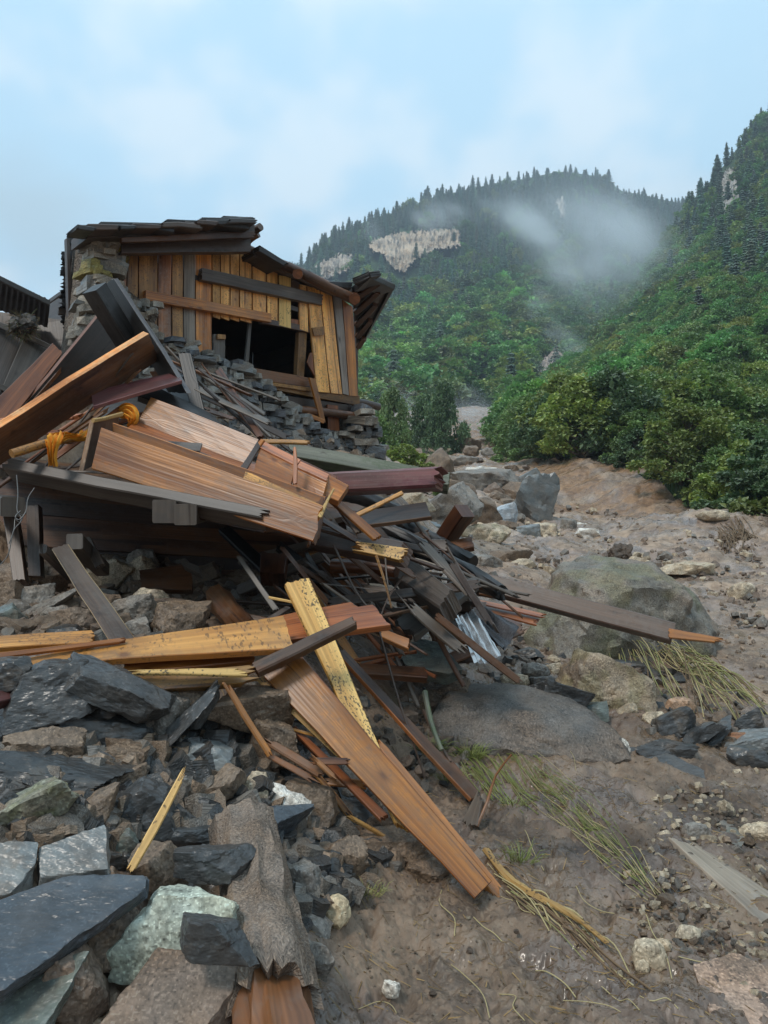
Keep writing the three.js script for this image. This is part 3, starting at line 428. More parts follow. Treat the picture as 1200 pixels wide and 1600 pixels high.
// far mountain: broadleaved woods below, firs above
scatter(farSlope, 330, 1120, 0.02, 0.965, (r) => 3.9 + r * 0.0072, (X, t, p, r, y) => {
  if (bare(X, y, farSlope, -2) && TR() < 0.93) return; if ((X < 740 || (X > 800 && X < 900)) && TR() < 0.9 && (bare(X, y, farSlope, -14) || bare(X, y, farSlope, -28) || bare(X, y, farSlope, -44))) return; if (X > 716 && X < 790 && y > 600) return; const zone = t + 0.3 * fbm(X * 0.012, y * 0.012, 4, 3), fir = TR() < smooth(0.5, 0.72, zone) * 0.9 + 0.06;
  const meadow = fbm(X * 0.018 + 9, y * 0.03, 2, 3) > 0.3 && t > 0.35; if (meadow && TR() < 0.75) return;
  if (fir) put('fir' + (TR() * 3 | 0), p, 7 + 7 * TR() + r * 0.008, 0.8 + 0.8 * TR()); else put('broad' + (TR() * 4 | 0), p, 6 + 5 * TR() + r * 0.007, (0.7 + 1.1 * TR()) * (1 + 0.7 * fbm(X * 0.02, y * 0.02, 9, 3)), 1.15);
});
for (let X = 385, i = 0; X < 1105; X += 3 + 7 * TR(), i++) { const t = 0.975 + 0.025 * TR(), p = farSlope.point(X, t), r = farSlope.range(X, t), d = MID.fir[i % 3]; if (X < 455 || TR() < 0.22) continue; tree('fir_tree', d, TR() < 0.7 ? GREEN.blue : GREEN.deep, p, r * (0.0045 + 0.017 * TR() ** 2.2), TR() * 6, `dark fir on the mountain skyline ${X < 600 ? 'above the cliffs' : X < 760 ? 'left of the summit' : X < 960 ? 'at the summit' : 'right of the summit'}`, 'firs on the mountain skyline', 1.0 + 0.8 * TR()); }
// near hillside
scatter(nearSlope, 778, 1420, 0.0, 0.99, (r) => 1.15 + r * 0.017, (X, t, p, r, y) => {
  if (bare(X, y, nearSlope, -3) && TR() < 0.95) return; if (t > 0.93 && X > 1090 && TR() < 0.6) return;
  if (X < 812 && t < 0.6) return; const hz = TR(), lush = 0.7 + 0.7 * TR();
  if (r < 62 && X < 1480 && nearCount < 290) { nearCount++; const g = fbm(X * 0.02, y * 0.02, 3, 2), m = g > 0.12 ? GREEN.bright : g > -0.12 ? GREEN.mid : TR() < 0.7 ? GREEN.deep : GREEN.olive, low = r < 34, hue = m === GREEN.bright ? 'bright yellow green' : m === GREEN.mid ? 'mid green' : m === GREEN.deep ? 'dark green' : 'olive', zone = X < 860 ? 'beside the gully' : X < 960 ? 'left above the bare bank' : X < 1080 ? 'right above the bare bank' : X < 1200 ? 'near the right picture edge' : 'beyond the right picture edge';
    tree(low ? 'leafy_bush' : 'broadleaf_tree', low ? NEAR.bush[hz * 3 | 0] : NEAR.broad[hz * 4 | 0], m, p, low ? 1.5 + 1.5 * TR() : 2.8 + 2.2 * TR(), TR() * 6, low ? `${hue} bush at the top of the eroded bank ${zone}` : `${hue} broadleaf tree low on the right hillside ${zone}`, low ? 'bushes along the eroded bank' : 'trees low on the right hillside', 1.1); return; }
  if (TR() < smooth(0.45, 0.9, t) * smooth(1020, 1120, X) * 0.6) put('fir' + (TR() * 3 | 0), p, 5 + r * 0.018 + 4 * TR(), 0.9 + 0.7 * TR(), 1.1); else put((r < 170 ? 'close' : 'broad') + (TR() * 4 | 0), p, 3.2 + r * 0.012 + 2.5 * TR(), lush * 1.2, 1.1);
});
for (let X = 1092, i = 0; X < 1260; X += 6 + 7 * TR(), i++) { const t = 0.985, p = nearSlope.point(X, t), r = nearSlope.range(X, t); tree('fir_tree', MID.fir[i % 3], GREEN.blue, p, r * (0.016 + 0.022 * TR()), TR() * 6, 'tall fir on the steep skyline of the right hillside', 'firs on the right hillside skyline'); }
{
  const m = new THREE.Matrix4(), q = new THREE.Quaternion(), e = new THREE.Euler(), c = new THREE.Color();
  for (const [k, list] of Object.entries(swarm)) {
    const fir = k.startsWith('fir'), t = fir ? MID.fir[+k.slice(3)] : (k.startsWith('close') ? NEAR : MID).broad[+k.slice(5)], mat = fir ? GREEN.blue : GREEN.mid, im = new THREE.InstancedMesh(t.both, mat, list.length);
    list.forEach(([p, h, a, tint, sx], i) => { e.set((TR() - 0.5) * 0.08, a, (TR() - 0.5) * 0.08); q.setFromEuler(e); m.compose(p, q, V3(h * sx, h, h * sx)); im.setMatrixAt(i, m); const w = TR(); const v = TR(); c.setRGB(tint * (0.7 + 0.75 * w * w), tint * (0.92 + 0.12 * v), tint * (0.75 + 0.6 * v)); im.setColorAt(i, c); });
    top(im, fir ? 'fir_forest' : 'broadleaf_forest', fir ? 'dark fir woods covering the upper mountain slopes' : 'green broadleaf woods covering the slopes', 'forest', null, 'stuff');
  }
}
// trees that stand out around the gully: pixel x, top y, height in pixels, depth
const STAND = [
  [612, 596, 165, 40, 'pale', 'broad', 'slender pale green tree right beside the ruined house', 0.52], [590, 640, 110, 38, 'mid', 'broad', 'small tree half hidden behind the stone corner of the house', 0.8],
  [698, 592, 160, 58, 'deep', 'broad', 'dark green tree on the left edge of the gully', 0.52], [662, 612, 150, 62, 'deep', 'broad', 'dark tree between the pale tree and the gully', 0.6], [640, 690, 60, 33, 'bright', 'bush', 'bright green bush below the pale tree', 1.5],
  [655, 735, 55, 20, 'mid', 'bush', 'low shrub behind the painted beam', 1.3],
  [812, 632, 112, 56, 'mid', 'broad', 'dark tree on the right edge of the gully', 0.75], [838, 640, 110, 50, 'mid', 'broad', 'tall tree below the rock outcrop', 0.9], [806, 676, 66, 54, 'mid', 'bush', 'dark bush overhanging the gully from the right', 1.0], [880, 628, 130, 46, 'mid', 'fir', 'feathery conifer among the trees above the bank', 2.6], [815, 690, 70, 48, 'mid', 'bush', 'bush at the foot of the tall tree by the gully', 1.4], [915, 606, 150, 44, 'mid', 'broad', 'leafy tree right of the feathery conifer', 1.0],
];
for (const [px, py, hp, d, mat, kind, label, sx] of STAND) { const topP = at(px, py, d), g = Math.min(groundH(topP.x, topP.z), at(px, py + hp, d).y), i = Math.round(px) % NEAR[kind].length; tree(kind === 'bush' ? 'leafy_bush' : kind === 'fir' ? 'conifer' : 'broadleaf_tree', NEAR[kind][i], GREEN[mat], V3(topP.x, g, topP.z), topP.y - g, px, label, 'trees round the gully', sx); }
// mist: a cloud of fine droplets, drawn as many tiny pale specks
{
  const R = rng(99), n = 60000, gs = () => (R() + R() + R() + R() - 2) * 0.5, P = new Float32Array(n * 9);
  for (let i = 0; i < n; i++) { const c = [gs(), gs(), gs()], s = 0.0024 + 0.002 * R(); for (let k = 0; k < 9; k++) P[i * 9 + k] = c[k % 3] + (R() - 0.5) * s; }
  const g = new THREE.BufferGeometry(); g.setAttribute('position', new THREE.BufferAttribute(P, 3)); g.computeVertexNormals();
  const mist = new THREE.MeshPhysicalMaterial({ color: new THREE.Color(0.9, 0.94, 0.98), roughness: 1, transmission: 0.5, thickness: 0, specularIntensity: 0, side: THREE.DoubleSide });
  const cloud = (puffs, name, label) => { const im = new THREE.InstancedMesh(g, mist, puffs.length), m = new THREE.Matrix4(), q = new THREE.Quaternion(); puffs.forEach(([x, y, d, s], i) => { q.setFromEuler(new THREE.Euler((R() - 0.5) * 0.8, (R() - 0.5) * 0.8, -0.55 + (R() - 0.5) * 0.9)); const k = s / FPX * d; m.compose(at(x, y, d), q, V3(k * 1.7, k * 0.75, k)); im.setMatrixAt(i, m); }); top(im, name, label, 'mist', null, 'stuff'); };
  const blob = (n, x, y, rx, ry, d, s, tilt = 0) => Array.from({ length: n }, () => { const a = gs() * rx * 1.3, b = gs() * ry * 1.3; return [x + a + b * tilt, y + b, d * (0.94 + 0.12 * R()), s * (0.55 + 0.9 * R())]; });
  const wisp = (n, P, d, s, seed) => { const xs = P.map((p) => p[0]), ys = P.map((p) => p[1]), out = []; let g = 0; while (out.length < n && g++ < 60000) { const x = lerp(Math.min(...xs), Math.max(...xs), R()), y = lerp(Math.min(...ys), Math.max(...ys), R()); if (!inPoly(x, y, P)) continue; const u = x * 0.8 + y * 0.6, v = y * 0.8 - x * 0.6, f = fbm(u * 0.006, v * 0.016, seed, 4); if (f < -0.12 + 0.35 * R()) continue; out.push([x, y, d * (0.94 + 0.12 * R()), s * (0.45 + 1.0 * R())]); } return out; };
  cloud([...wisp(38, [[800, 330], [960, 300], [1020, 340], [1000, 420], [900, 470], [850, 400]], 200, 84, 2), ...wisp(130, [[800, 335], [870, 318], [960, 300], [1010, 330], [1015, 400], [975, 460], [925, 470], [880, 450], [850, 400]], 200, 34, 3), ...wisp(60, [[715, 300], [760, 316], [830, 330], [880, 370], [890, 430], [840, 390], [780, 350]], 300, 26, 5), ...wisp(10, [[820, 455], [850, 450], [850, 500], [826, 496]], 240, 18, 7), ...wisp(20, [[860, 470], [920, 460], [910, 580], [850, 590]], 170, 30, 8)], 'mist_cloud', 'pale mist bank hanging on the forested slope');
  cloud(wisp(24, [[560, 366], [640, 340], [740, 308], [770, 322], [700, 350], [600, 376]], 560, 28, 11), 'mist_cloud', 'thin mist wisp along the cliff below the ridge');
  cloud(wisp(14, [[722, 690], [728, 600], [770, 600], [765, 690]], 88, 40, 13), 'mist_cloud', 'thin vapour rising from the gully');
  cloud(wisp(5, [[565, 610], [620, 590], [640, 640], [580, 640]], 75, 32, 15), 'mist_cloud', 'faint wisp of mist beside the house');
}

// ---------------------------------------------------------------- the ruined house
const HP0 = at(200, 540, 9.0), HP1 = at(553, 612, 11.2), HX = HP1.clone().sub(HP0).setY(0).normalize(), HN = V3(-HX.z, 0, HX.x); if (HN.z < 0) HN.negate();
const fp = (px, py, off = 0) => { const d = ray(px, py), o = HP0.clone().addScaledVector(HN, off), t = o.sub(EYE).dot(HN) / d.dot(HN); return EYE.clone().addScaledVector(d, t); };
const quadOn = (q, off) => q.map(([x, y, o]) => fp(x, y, off + (o ?? 0)));
const house = base('ruined_house', V3(HP0.x + 1, groundH(HP0.x + 1, HP0.z - 1), HP0.z - 1), 'half collapsed timber house with broken plank wall on a dry stone base', 'house');
const hb = (parent, name, q, off, th, mat, o) => part(parent, name, boardMesh(quadOn(q, off), th, mat, { front: HN, ...o }));
{
  const wall = part(house, 'plank_wall', hbFrame());
  function hbFrame() { return boardMesh(quadOn([[186, 398], [186, 408], [552, 500], [552, 490]], -0.10), 0.08, 'umber', { front: HN }); } // the rail that carries the planks
  const pl = (x0, x1, yt0, yt1, yb0, yb1, mat, tint = 1, off = 0) => hb(wall, 'plank', [[x0[0], yt0], [x1[0], yt1], [x1[1], yb1], [x0[1], yb0]], off, 0.035, mat, { tint: tint * 2.15, warp: 0.006, edge: [0.6, 0.55, 0.5] });
  // left of the opening
  for (const [a, b, m, t, yb] of [[180, 198, 'brown', 1.1, 520], [199, 216, 'amber', 0.3, 530], [217.5, 246, 'amber', 0.42, 540], [247.5, 268, 'brown', 1.2, 545], [269.5, 286, 'amber', 0.5, 548], [287.5, 305, 'grey', 0.85, 552], [306.5, 331, 'orange', 0.8, 556]]) pl([a, a], [b, b], 386, 386, yb, yb + 3, m, t, (a * 7 % 3) * 0.008);
  // above the opening
  for (const [a, b, yt, yb, m, t] of [[332, 344, 388, 494, 'amber', 0.45], [345, 358.5, 388, 496, 'amber', 0.6], [360, 374, 390, 498, 'amber', 0.7], [375, 393.5, 392, 500, 'amber', 0.75], [395, 416, 410, 490, 'amber', 0.95], [417.5, 434, 405, 500, 'amber', 0.85], [436, 454.5, 430, 508, 'pale', 0.62], [468, 481.5, 444, 514, 'amber', 0.8]]) pl([a, a], [b, b], yt, yt + 3, yb, yb + 5, m, t, 0.01 + (b * 5 % 3) * 0.008);
  pl([455, 455], [468, 468], 498, 500, 508, 511, 'red', 0.7, 0.0); pl([455, 455], [468, 468], 430, 440, 452, 458, 'umber', 1, 0.0);
  // the leaning boards at the corner
  pl([480, 495], [499, 515], 447, 452, 612, 613.5, 'amber', 1.0, 0.05); pl([500.5, 517], [518.5, 535], 452, 459, 614, 616, 'amber', 0.85, 0.045); pl([520, 536], [534, 545.5], 460, 467, 615, 618, 'grey', 0.95, 0.04); pl([535, 546.5], [551, 559.5], 468, 480, 618, 619, 'orange', 0.65, 0.035);
  hb(house, 'tie_beam', [[316, 418], [316, 437], [504, 477], [504, 460]], 0.1, 0.09, 'grey', { tint: 1.0, broken: [0.02, 0.06] });
  hb(house, 'lintel', [[228, 453], [228, 469], [424, 503], [424, 489]], 0.09, 0.08, 'orange', { tint: 1.35 });
  hb(house, 'lintel', [[410, 496], [410, 505], [487, 520], [487, 511]], 0.02, 0.08, 'umber', { tint: 1.4 });
  hb(house, 'jamb', [[467, 519], [480, 520], [475, 592], [464, 590]], -0.02, 0.09, 'amber', { tint: 0.5, broken: [0.05, 0] });
  hb(house, 'loose_stick', [[389, 500], [394, 500], [388, 577], [382, 577]], -0.05, 0.04, 'grey', { tint: 0.7 });
  hb(house, 'plank_stub', [[334, 522], [352, 524], [352, 574], [334, 574]], 0.02, 0.035, 'grey', { tint: 0.9 }); hb(house, 'plank_stub', [[340, 522], [353, 523], [353, 530], [340, 529]], 0.06, 0.035, 'amber', { tint: 0.7 });
  hb(house, 'sill_beam', [[388, 573], [388, 590], [487, 607], [487, 591]], 0.03, 0.12, 'brown', { tint: 1.2 });
  hb(house, 'sill_beam', [[402, 596], [412, 606], [562, 634], [562, 618]], 0.02, 0.12, 'amber', { tint: 0.42 }); hb(house, 'sill_beam', [[398, 594], [398, 599], [487, 612], [487, 606]], 0.06, 0.03, 'amber', { tint: 0.85, broken: [0.1, 0] });
  for (const [a, b, c, d, m, t] of [[460, 477, 625, 642, 'amber', 0.8], [478, 491, 628, 646, 'amber', 0.6], [493, 503, 630, 650, 'brown', 1.3]]) hb(house, 'plank_stub', [[a, c], [b, c + 2], [b, d + 2], [a, d]], -0.02, 0.03, m, { tint: t });
  hb(house, 'brace', [[484, 590], [493, 592], [509, 660], [501, 657]], 0.16, 0.04, 'orange', { tint: 0.62, edge: [1.6, 1.5, 1.3] });
  hb(house, 'slat', [[482, 645], [481, 651], [506, 662], [507, 655]], 0.22, 0.03, 'orange', { tint: 1.35 }); hb(house, 'plank_stub', [[512, 632], [529, 634], [531, 677], [513, 673]], 0.05, 0.04, 'red', { tint: 0.8 });
  hb(house, 'patch_board', [[488, 512], [506, 510], [507, 523], [491, 525]], 0.095, 0.025, 'amber', { tint: 0.62 }); hb(house, 'hanging_board', [[485, 551], [488, 551], [492, 588], [480, 566]], 0.09, 0.025, 'red', { tint: 0.75 });
  const lg = (name, a, b, r, mat, tint, seed) => part(house, name, logMesh([a, a.clone().lerp(b, 0.5).add(V3(0, 0.02, 0)), b], r, mat, { tint, seed }));
  lg('floor_log', fp(452, 640, 0.08), fp(562, 652, 0.12), [0.055, 0.06], 'brown', 1.2, 3); lg('floor_log', fp(545, 628, -0.2), fp(592, 636, -0.2), [0.06, 0.055], 'umber', 1.4, 4);
  // roof over the left half: a thick layered slab with its front edge above the wall
  const roof = hb(house, 'roof', [[136, 356], [136, 372], [398, 368], [398, 351]], 0.5, 0.45, 'umber', { tint: 0.9, chamfer: 0.01, warp: 0.001 });
  const slab = (q, off, th, mat = 'black', tint = 1.3) => hb(roof, 'roof_slate', q, off, th, mat, { tint, broken: [0.03, 0.05], chamfer: 0.01 });
  slab([[122, 351], [122, 357], [260, 357], [260, 350]], 0.56, 0.3); slab([[158, 345.5], [158, 352], [290, 357], [290, 349]], 0.60, 0.6); slab([[262, 342], [258, 352], [338, 356], [338, 345]], 0.62, 0.6); slab([[316, 339], [314, 350], [388, 358], [394, 340]], 0.66, 0.6); slab([[352, 337], [350, 345], [396, 350], [397, 339]], 0.60, 1.2);
  { const q = rng(12); for (let i = 0; i < 16; i++) { const x = 122 + i * 16.7 + 8 * q(), w = 20 + 26 * q(), y = 352 - (x > 250 ? 6 : 0) - (x > 330 ? 5 : 0) + 5 * q(), a = (q() - 0.5) * 5; slab([[x, y - 4], [x - 2, y + 3 + 3 * q()], [Math.min(x + w, 402), y + 4 + a + 3 * q()], [Math.min(x + w, 400), y - 3 + a]], 0.64 + 0.14 * q(), 0.2 + 0.15 * q(), q() < 0.7 ? 'black' : 'umber', 1.2 + 0.8 * q()); } }
  hb(roof, 'roof_deck', [[262, 358], [262, 368], [398, 366], [398, 352]], -0.02, 2.4, 'umber', { tint: 0.9 });
  hb(roof, 'fascia_board', [[190, 371], [190, 379], [396, 371], [396, 361]], 0.53, 0.05, 'brown', { tint: 1.0, broken: [0, 0.08] }); hb(roof, 'fascia_board', [[190, 379], [190, 396], [392, 393], [392, 372]], 0.34, 0.12, 'umber', { tint: 1.3 });
  lg('rafter_stub', fp(388, 372, 0.25), fp(407, 354, 0.5), [0.06, 0.045], 'umber', 1.5, 5); lg('rafter_stub', fp(380, 384, 0.2), fp(404, 366, 0.4), [0.05, 0.04], 'brown', 1, 6);
  // the sagging right half
  lg('purlin', fp(388, 390, 0.2), fp(556, 470, 0.26), [0.06, 0.075], 'brown', 0.8, 7); lg('purlin', fp(400, 408, 0.1), fp(520, 458, 0.12), [0.04, 0.045], 'umber', 1.6, 8);
  lg('rafter_end', fp(470, 434, -1.2), fp(465, 428, 0.45), [0.06, 0.065], 'red', 0.55, 9); lg('rafter_end', fp(556, 462, -1.4), fp(554, 467, 0.42), [0.07, 0.078], 'red', 0.5, 10);
  slab([[409, 384], [404, 392], [441, 414], [450, 410]], 0.42, 0.7); slab([[396, 393], [396, 400], [424, 404], [420, 394]], 0.3, 0.4); slab([[506, 439], [512, 446], [550, 452], [551, 440]], 0.3, 0.8); slab([[430, 405], [436, 416], [520, 450], [520, 440]], 0.1, 1.6, 'black', 1.0);
  slab([[396, 398], [400, 412], [470, 440], [470, 428]], 0.05, 1.2, 'umber', 1.0); slab([[515, 446], [512, 452], [552, 466], [556, 452]], 0.05, 1.6, 'umber', 0.9);
  // eave overhang at the far corner
  const E = [at(551, 455, 11.0), at(578, 428, 10.7), at(617, 447, 11.4), at(559, 549, 13.6)], ov = part(house, 'eave_overhang', boardMesh([E[0], E[1], E[2], E[3]], 0.05, 'umber', { tint: 0.9, warp: 0.001 }));
  for (let i = 0; i < 5; i++) { const t = 0.06 + i * 0.2; part(ov, 'rafter', beamMesh(E[0].clone().lerp(E[3], t).add(V3(0.02, -0.05, 0.02)), E[1].clone().lerp(E[2], 0.1).lerp(E[2].clone().lerp(E[3], 0.1), 0).lerp(E[2].clone().lerp(E[3], t * 0.95), 0.25 + 0.75 * t).add(V3(0, -0.05, 0.02)), 0.09, 0.06, V3(0, -1, 0.4), 'brown', { tint: 0.75 })); }
  part(ov, 'roof_slate', boardMesh([at(549, 449, 10.9), at(553, 457, 10.9), at(581, 433, 10.6), at(577, 425, 10.6)], 0.2, 'black', { tint: 1.5, broken: [0.02, 0.02] })); part(ov, 'roof_slate', boardMesh([at(575, 425, 10.6), at(577, 433, 10.6), at(616, 453, 11.3), at(618, 445, 11.3)], 0.25, 'black', { tint: 1.5, broken: [0.02, 0.03] }));
  part(ov, 'roof_slate', boardMesh([at(611, 450, 11.3), at(618, 448, 11.3), at(572, 530, 13.2), at(562, 546, 13.4)], 0.05, 'black', { tint: 1.2, broken: [0.02, 0.03] }));
  // closed behind: back, floor, sides and ceiling boards so that the room is dark
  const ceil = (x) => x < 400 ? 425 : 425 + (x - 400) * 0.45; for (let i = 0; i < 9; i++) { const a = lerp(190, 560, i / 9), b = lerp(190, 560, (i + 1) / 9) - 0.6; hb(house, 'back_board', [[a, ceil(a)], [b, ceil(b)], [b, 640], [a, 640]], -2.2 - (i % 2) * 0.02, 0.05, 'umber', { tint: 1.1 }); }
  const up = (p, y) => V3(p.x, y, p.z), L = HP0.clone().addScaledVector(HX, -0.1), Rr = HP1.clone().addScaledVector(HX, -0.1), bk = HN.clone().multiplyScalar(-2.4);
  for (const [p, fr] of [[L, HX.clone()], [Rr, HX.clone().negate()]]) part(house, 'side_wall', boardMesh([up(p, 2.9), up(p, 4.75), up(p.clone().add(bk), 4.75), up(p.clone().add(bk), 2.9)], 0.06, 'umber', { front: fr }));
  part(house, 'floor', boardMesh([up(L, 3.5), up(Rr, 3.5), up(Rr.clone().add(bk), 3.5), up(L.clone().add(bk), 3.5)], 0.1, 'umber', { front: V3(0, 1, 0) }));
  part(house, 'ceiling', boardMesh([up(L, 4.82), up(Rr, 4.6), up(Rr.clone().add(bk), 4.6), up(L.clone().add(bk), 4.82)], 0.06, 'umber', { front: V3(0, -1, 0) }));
  // dark boarded gable left of the stone pillar
  const gable = hb(house, 'gable_post', [[104, 372], [109, 372], [114, 540], [108, 540]], -0.35, 0.08, 'umber', { tint: 1.2 });
  const GR = rng(5); for (let i = 0; i < 15; i++) { const y = 368 + i * 12.3, x = 96 + 8 * GR() - (i > 7 && i < 11 ? 4 : 0) + (i > 11 ? 6 : 0) + (i < 2 ? 6 : 0); hb(gable, 'gable_board', [[x, y], [x - 1, y + 12.6], [200, y + 14], [200, y + 1]], -0.5 - (i % 2) * 0.03, 0.05, i % 4 === 1 ? 'umber' : 'black', { tint: 1.2, broken: [0.05, 0] }); }
  // dry stone: pillar at the left, stepped wall under the planks, corner at the right
  const STONE = [[137, 369], [168, 366], [204, 388], [198, 408], [188, 422], [190, 440], [212, 458], [248, 482], [240, 500], [250, 524], [313, 544], [345, 556], [385, 568], [412, 592], [428, 612], [470, 640], [500, 670], [545, 676], [548, 640], [588, 636], [598, 740], [560, 752], [300, 762], [236, 660], [116, 545], [128, 451]];
  const sh = new THREE.Shape(); const O = fp(350, 600, 0.05); STONE.forEach(([x, y], i) => { const p = fp(x + (350 - x) * 0.012, y + 6, 0.05).sub(O), q = [p.dot(HX), p.y]; i ? sh.lineTo(...q) : sh.moveTo(...q); });
  const coreG = new THREE.ExtrudeGeometry(sh, { depth: 0.5, bevelEnabled: false }); { const b = new THREE.Matrix4().makeBasis(HX, V3(0, 1, 0), HX.clone().cross(V3(0, 1, 0))); coreG.applyMatrix4(b); const back = HX.clone().cross(V3(0, 1, 0)).dot(HN) > 0 ? -0.5 : 0; coreG.translate(HN.x * back, 0, HN.z * back); }
  const core = new THREE.Mesh(coreG, new THREE.MeshStandardMaterial({ map: grainTex, bumpMap: grainBump, bumpScale: 0.05, color: new THREE.Color(0.24, 0.2, 0.165), roughness: 0.9 })); core.position.copy(O); const wallS = part(house, 'stone_wall', core);
  const SR = rng(77), kinds = [['slate', [0.13, 0.125, 0.12]], ['grain', [0.19, 0.165, 0.135]], ['slate', [0.21, 0.19, 0.165]], ['grain', [0.28, 0.255, 0.215]], ['slate', [0.085, 0.085, 0.09]]].flatMap(([m, c], k) => [0, 1, 2].map((s) => [m, shardGeo(300 + k * 5 + s, c)]));
  const lichen = shardGeo(390, [0.30, 0.255, 0.075], { mud: 0.2 });
  const upright = new THREE.Quaternion().setFromRotationMatrix(new THREE.Matrix4().makeBasis(HX, V3(0, 1, 0), HX.clone().cross(V3(0, 1, 0))));
  let y = 370, n = 0; const rest = [], kept = []; const rows = []; while (y < 760) { const h = 5.2 + 5 * SR(); rows.push([y, h]); y += h; }
  for (const [y0, h] of rows) { let x = 110 + 14 * SR(); while (x < 596) { const w = 13 + 28 * SR() ** 1.4, cx = x + w / 2, cy = y0 + h / 2 + (cx - 350) * 0.02; x += w * 0.97; if (!inPoly(cx - w * 0.38, cy, STONE) || !inPoly(cx + w * 0.38, cy, STONE)) { if (!inPoly(cx, cy, STONE)) continue; x -= w * 0.97 * 0.5; continue; } n++;
    const pillar = cx < 260 && cy < 545, k = pillar ? (SR() < 0.25 && cy > 395 && cy < 450 ? -1 : [6, 7, 9, 10, 11][SR() * 5 | 0]) : SR() < 0.5 && cy > 600 ? [0, 1, 3, 4, 12, 5][SR() * 6 | 0] : SR() * 15 | 0, p = fp(cx, cy, 0.12 + 0.1 * SR()), d = p.distanceTo(EYE), s = d / FPX, m = new THREE.Mesh(k < 0 ? lichen : kinds[k][1], ROCK[k < 0 ? 'grain' : kinds[k][0]]);
    m.position.copy(p); m.quaternion.copy(upright).multiply(new THREE.Quaternion().setFromEuler(new THREE.Euler((SR() - 0.5) * 0.35, (SR() - 0.5) * 0.5, (SR() - 0.5) * 0.24 + (SR() < 0.2 ? (SR() - 0.5) * 0.7 : 0)))); m.scale.set(w * s * 1.22, h * s * (1.0 + 0.5 * SR()), 0.22 + 0.2 * SR()); if (k < 0 || n < 90 || w * h > 165) kept.push([w * h, m]); else rest.push([w * h, m]); } }
  kept.sort((a, b) => b[0] - a[0]); while (kept.length > 298) rest.push(kept.pop()); for (const [, m] of kept) part(wallS, 'stone', m);
  const small = mergeGeometries(rest.map(([, m]) => { m.updateMatrix(); return m.geometry.clone().applyMatrix4(m.matrix); })); const sm = new THREE.Mesh(small, ROCK.slate); sm.userData.kind = 'stuff'; part(wallS, 'small_stones', sm);
}
// ---------------------------------------------------------------- the shed at the left edge
const metal = new THREE.MeshStandardMaterial({ color: new THREE.Color(0.10, 0.105, 0.12), map: grainTex, metalness: 0.5, roughness: 0.5, side: THREE.DoubleSide });
const tin = new THREE.MeshStandardMaterial({ color: new THREE.Color(0.5, 0.5, 0.5), roughnessMap: grainBump, metalness: 0.75, roughness: 0.36, side: THREE.DoubleSide });
function corrugated(q, waves, amp, mat, { bend = 0, n = 12, th = 0.004 } = {}) { // q: four corners, waves run from edge q0q1 to q3q2
  const ctr = q[0].clone().add(q[2]).multiplyScalar(0.5), nor = q[1].clone().sub(q[0]).cross(q[3].clone().sub(q[0])).normalize(), W = waves * 8, pos = [], uv = [], idx = [];
  for (let layer = 0; layer < 2; layer++) for (let j = 0; j <= n; j++) for (let i = 0; i <= W; i++) { const u = i / W, v = j / n, p = q[0].clone().lerp(q[1], u).lerp(q[3].clone().lerp(q[2], u), v).addScaledVector(nor, amp * Math.cos(u * waves * 6.2832) * (0.7 + 0.3 * Math.sin(v * 5)) + bend * Math.sin(u * Math.PI) + 0.012 * fbm(u * 4, v * 4, waves, 3) - layer * th).sub(ctr); pos.push(p.x, p.y, p.z); uv.push(u * q[0].distanceTo(q[1]) / 0.6, v * q[0].distanceTo(q[3]) / 0.6); }
  const w = W + 1, o = w * (n + 1); for (let j = 0; j < n; j++) for (let i = 0; i < W; i++) { const a = j * w + i; idx.push(a, a + 1, a + w + 1, a, a + w + 1, a + w, o + a, o + a + w + 1, o + a + 1, o + a, o + a + w, o + a + w + 1); }
  for (let i = 0; i < W; i++) for (const a of [i, n * w + i]) idx.push(a, o + a, o + a + 1, a, o + a + 1, a + 1); for (let j = 0; j < n; j++) for (const a of [j * w, j * w + W]) idx.push(a, o + a + w, o + a, a, a + w, o + a + w);
  const g = new THREE.BufferGeometry(); g.setAttribute('position', new THREE.Float32BufferAttribute(pos, 3)); g.setAttribute('uv', new THREE.Float32BufferAttribute(uv, 2)); g.setIndex(idx); g.computeVertexNormals(); const m = new THREE.Mesh(g, mat); m.position.copy(ctr); return m;
}
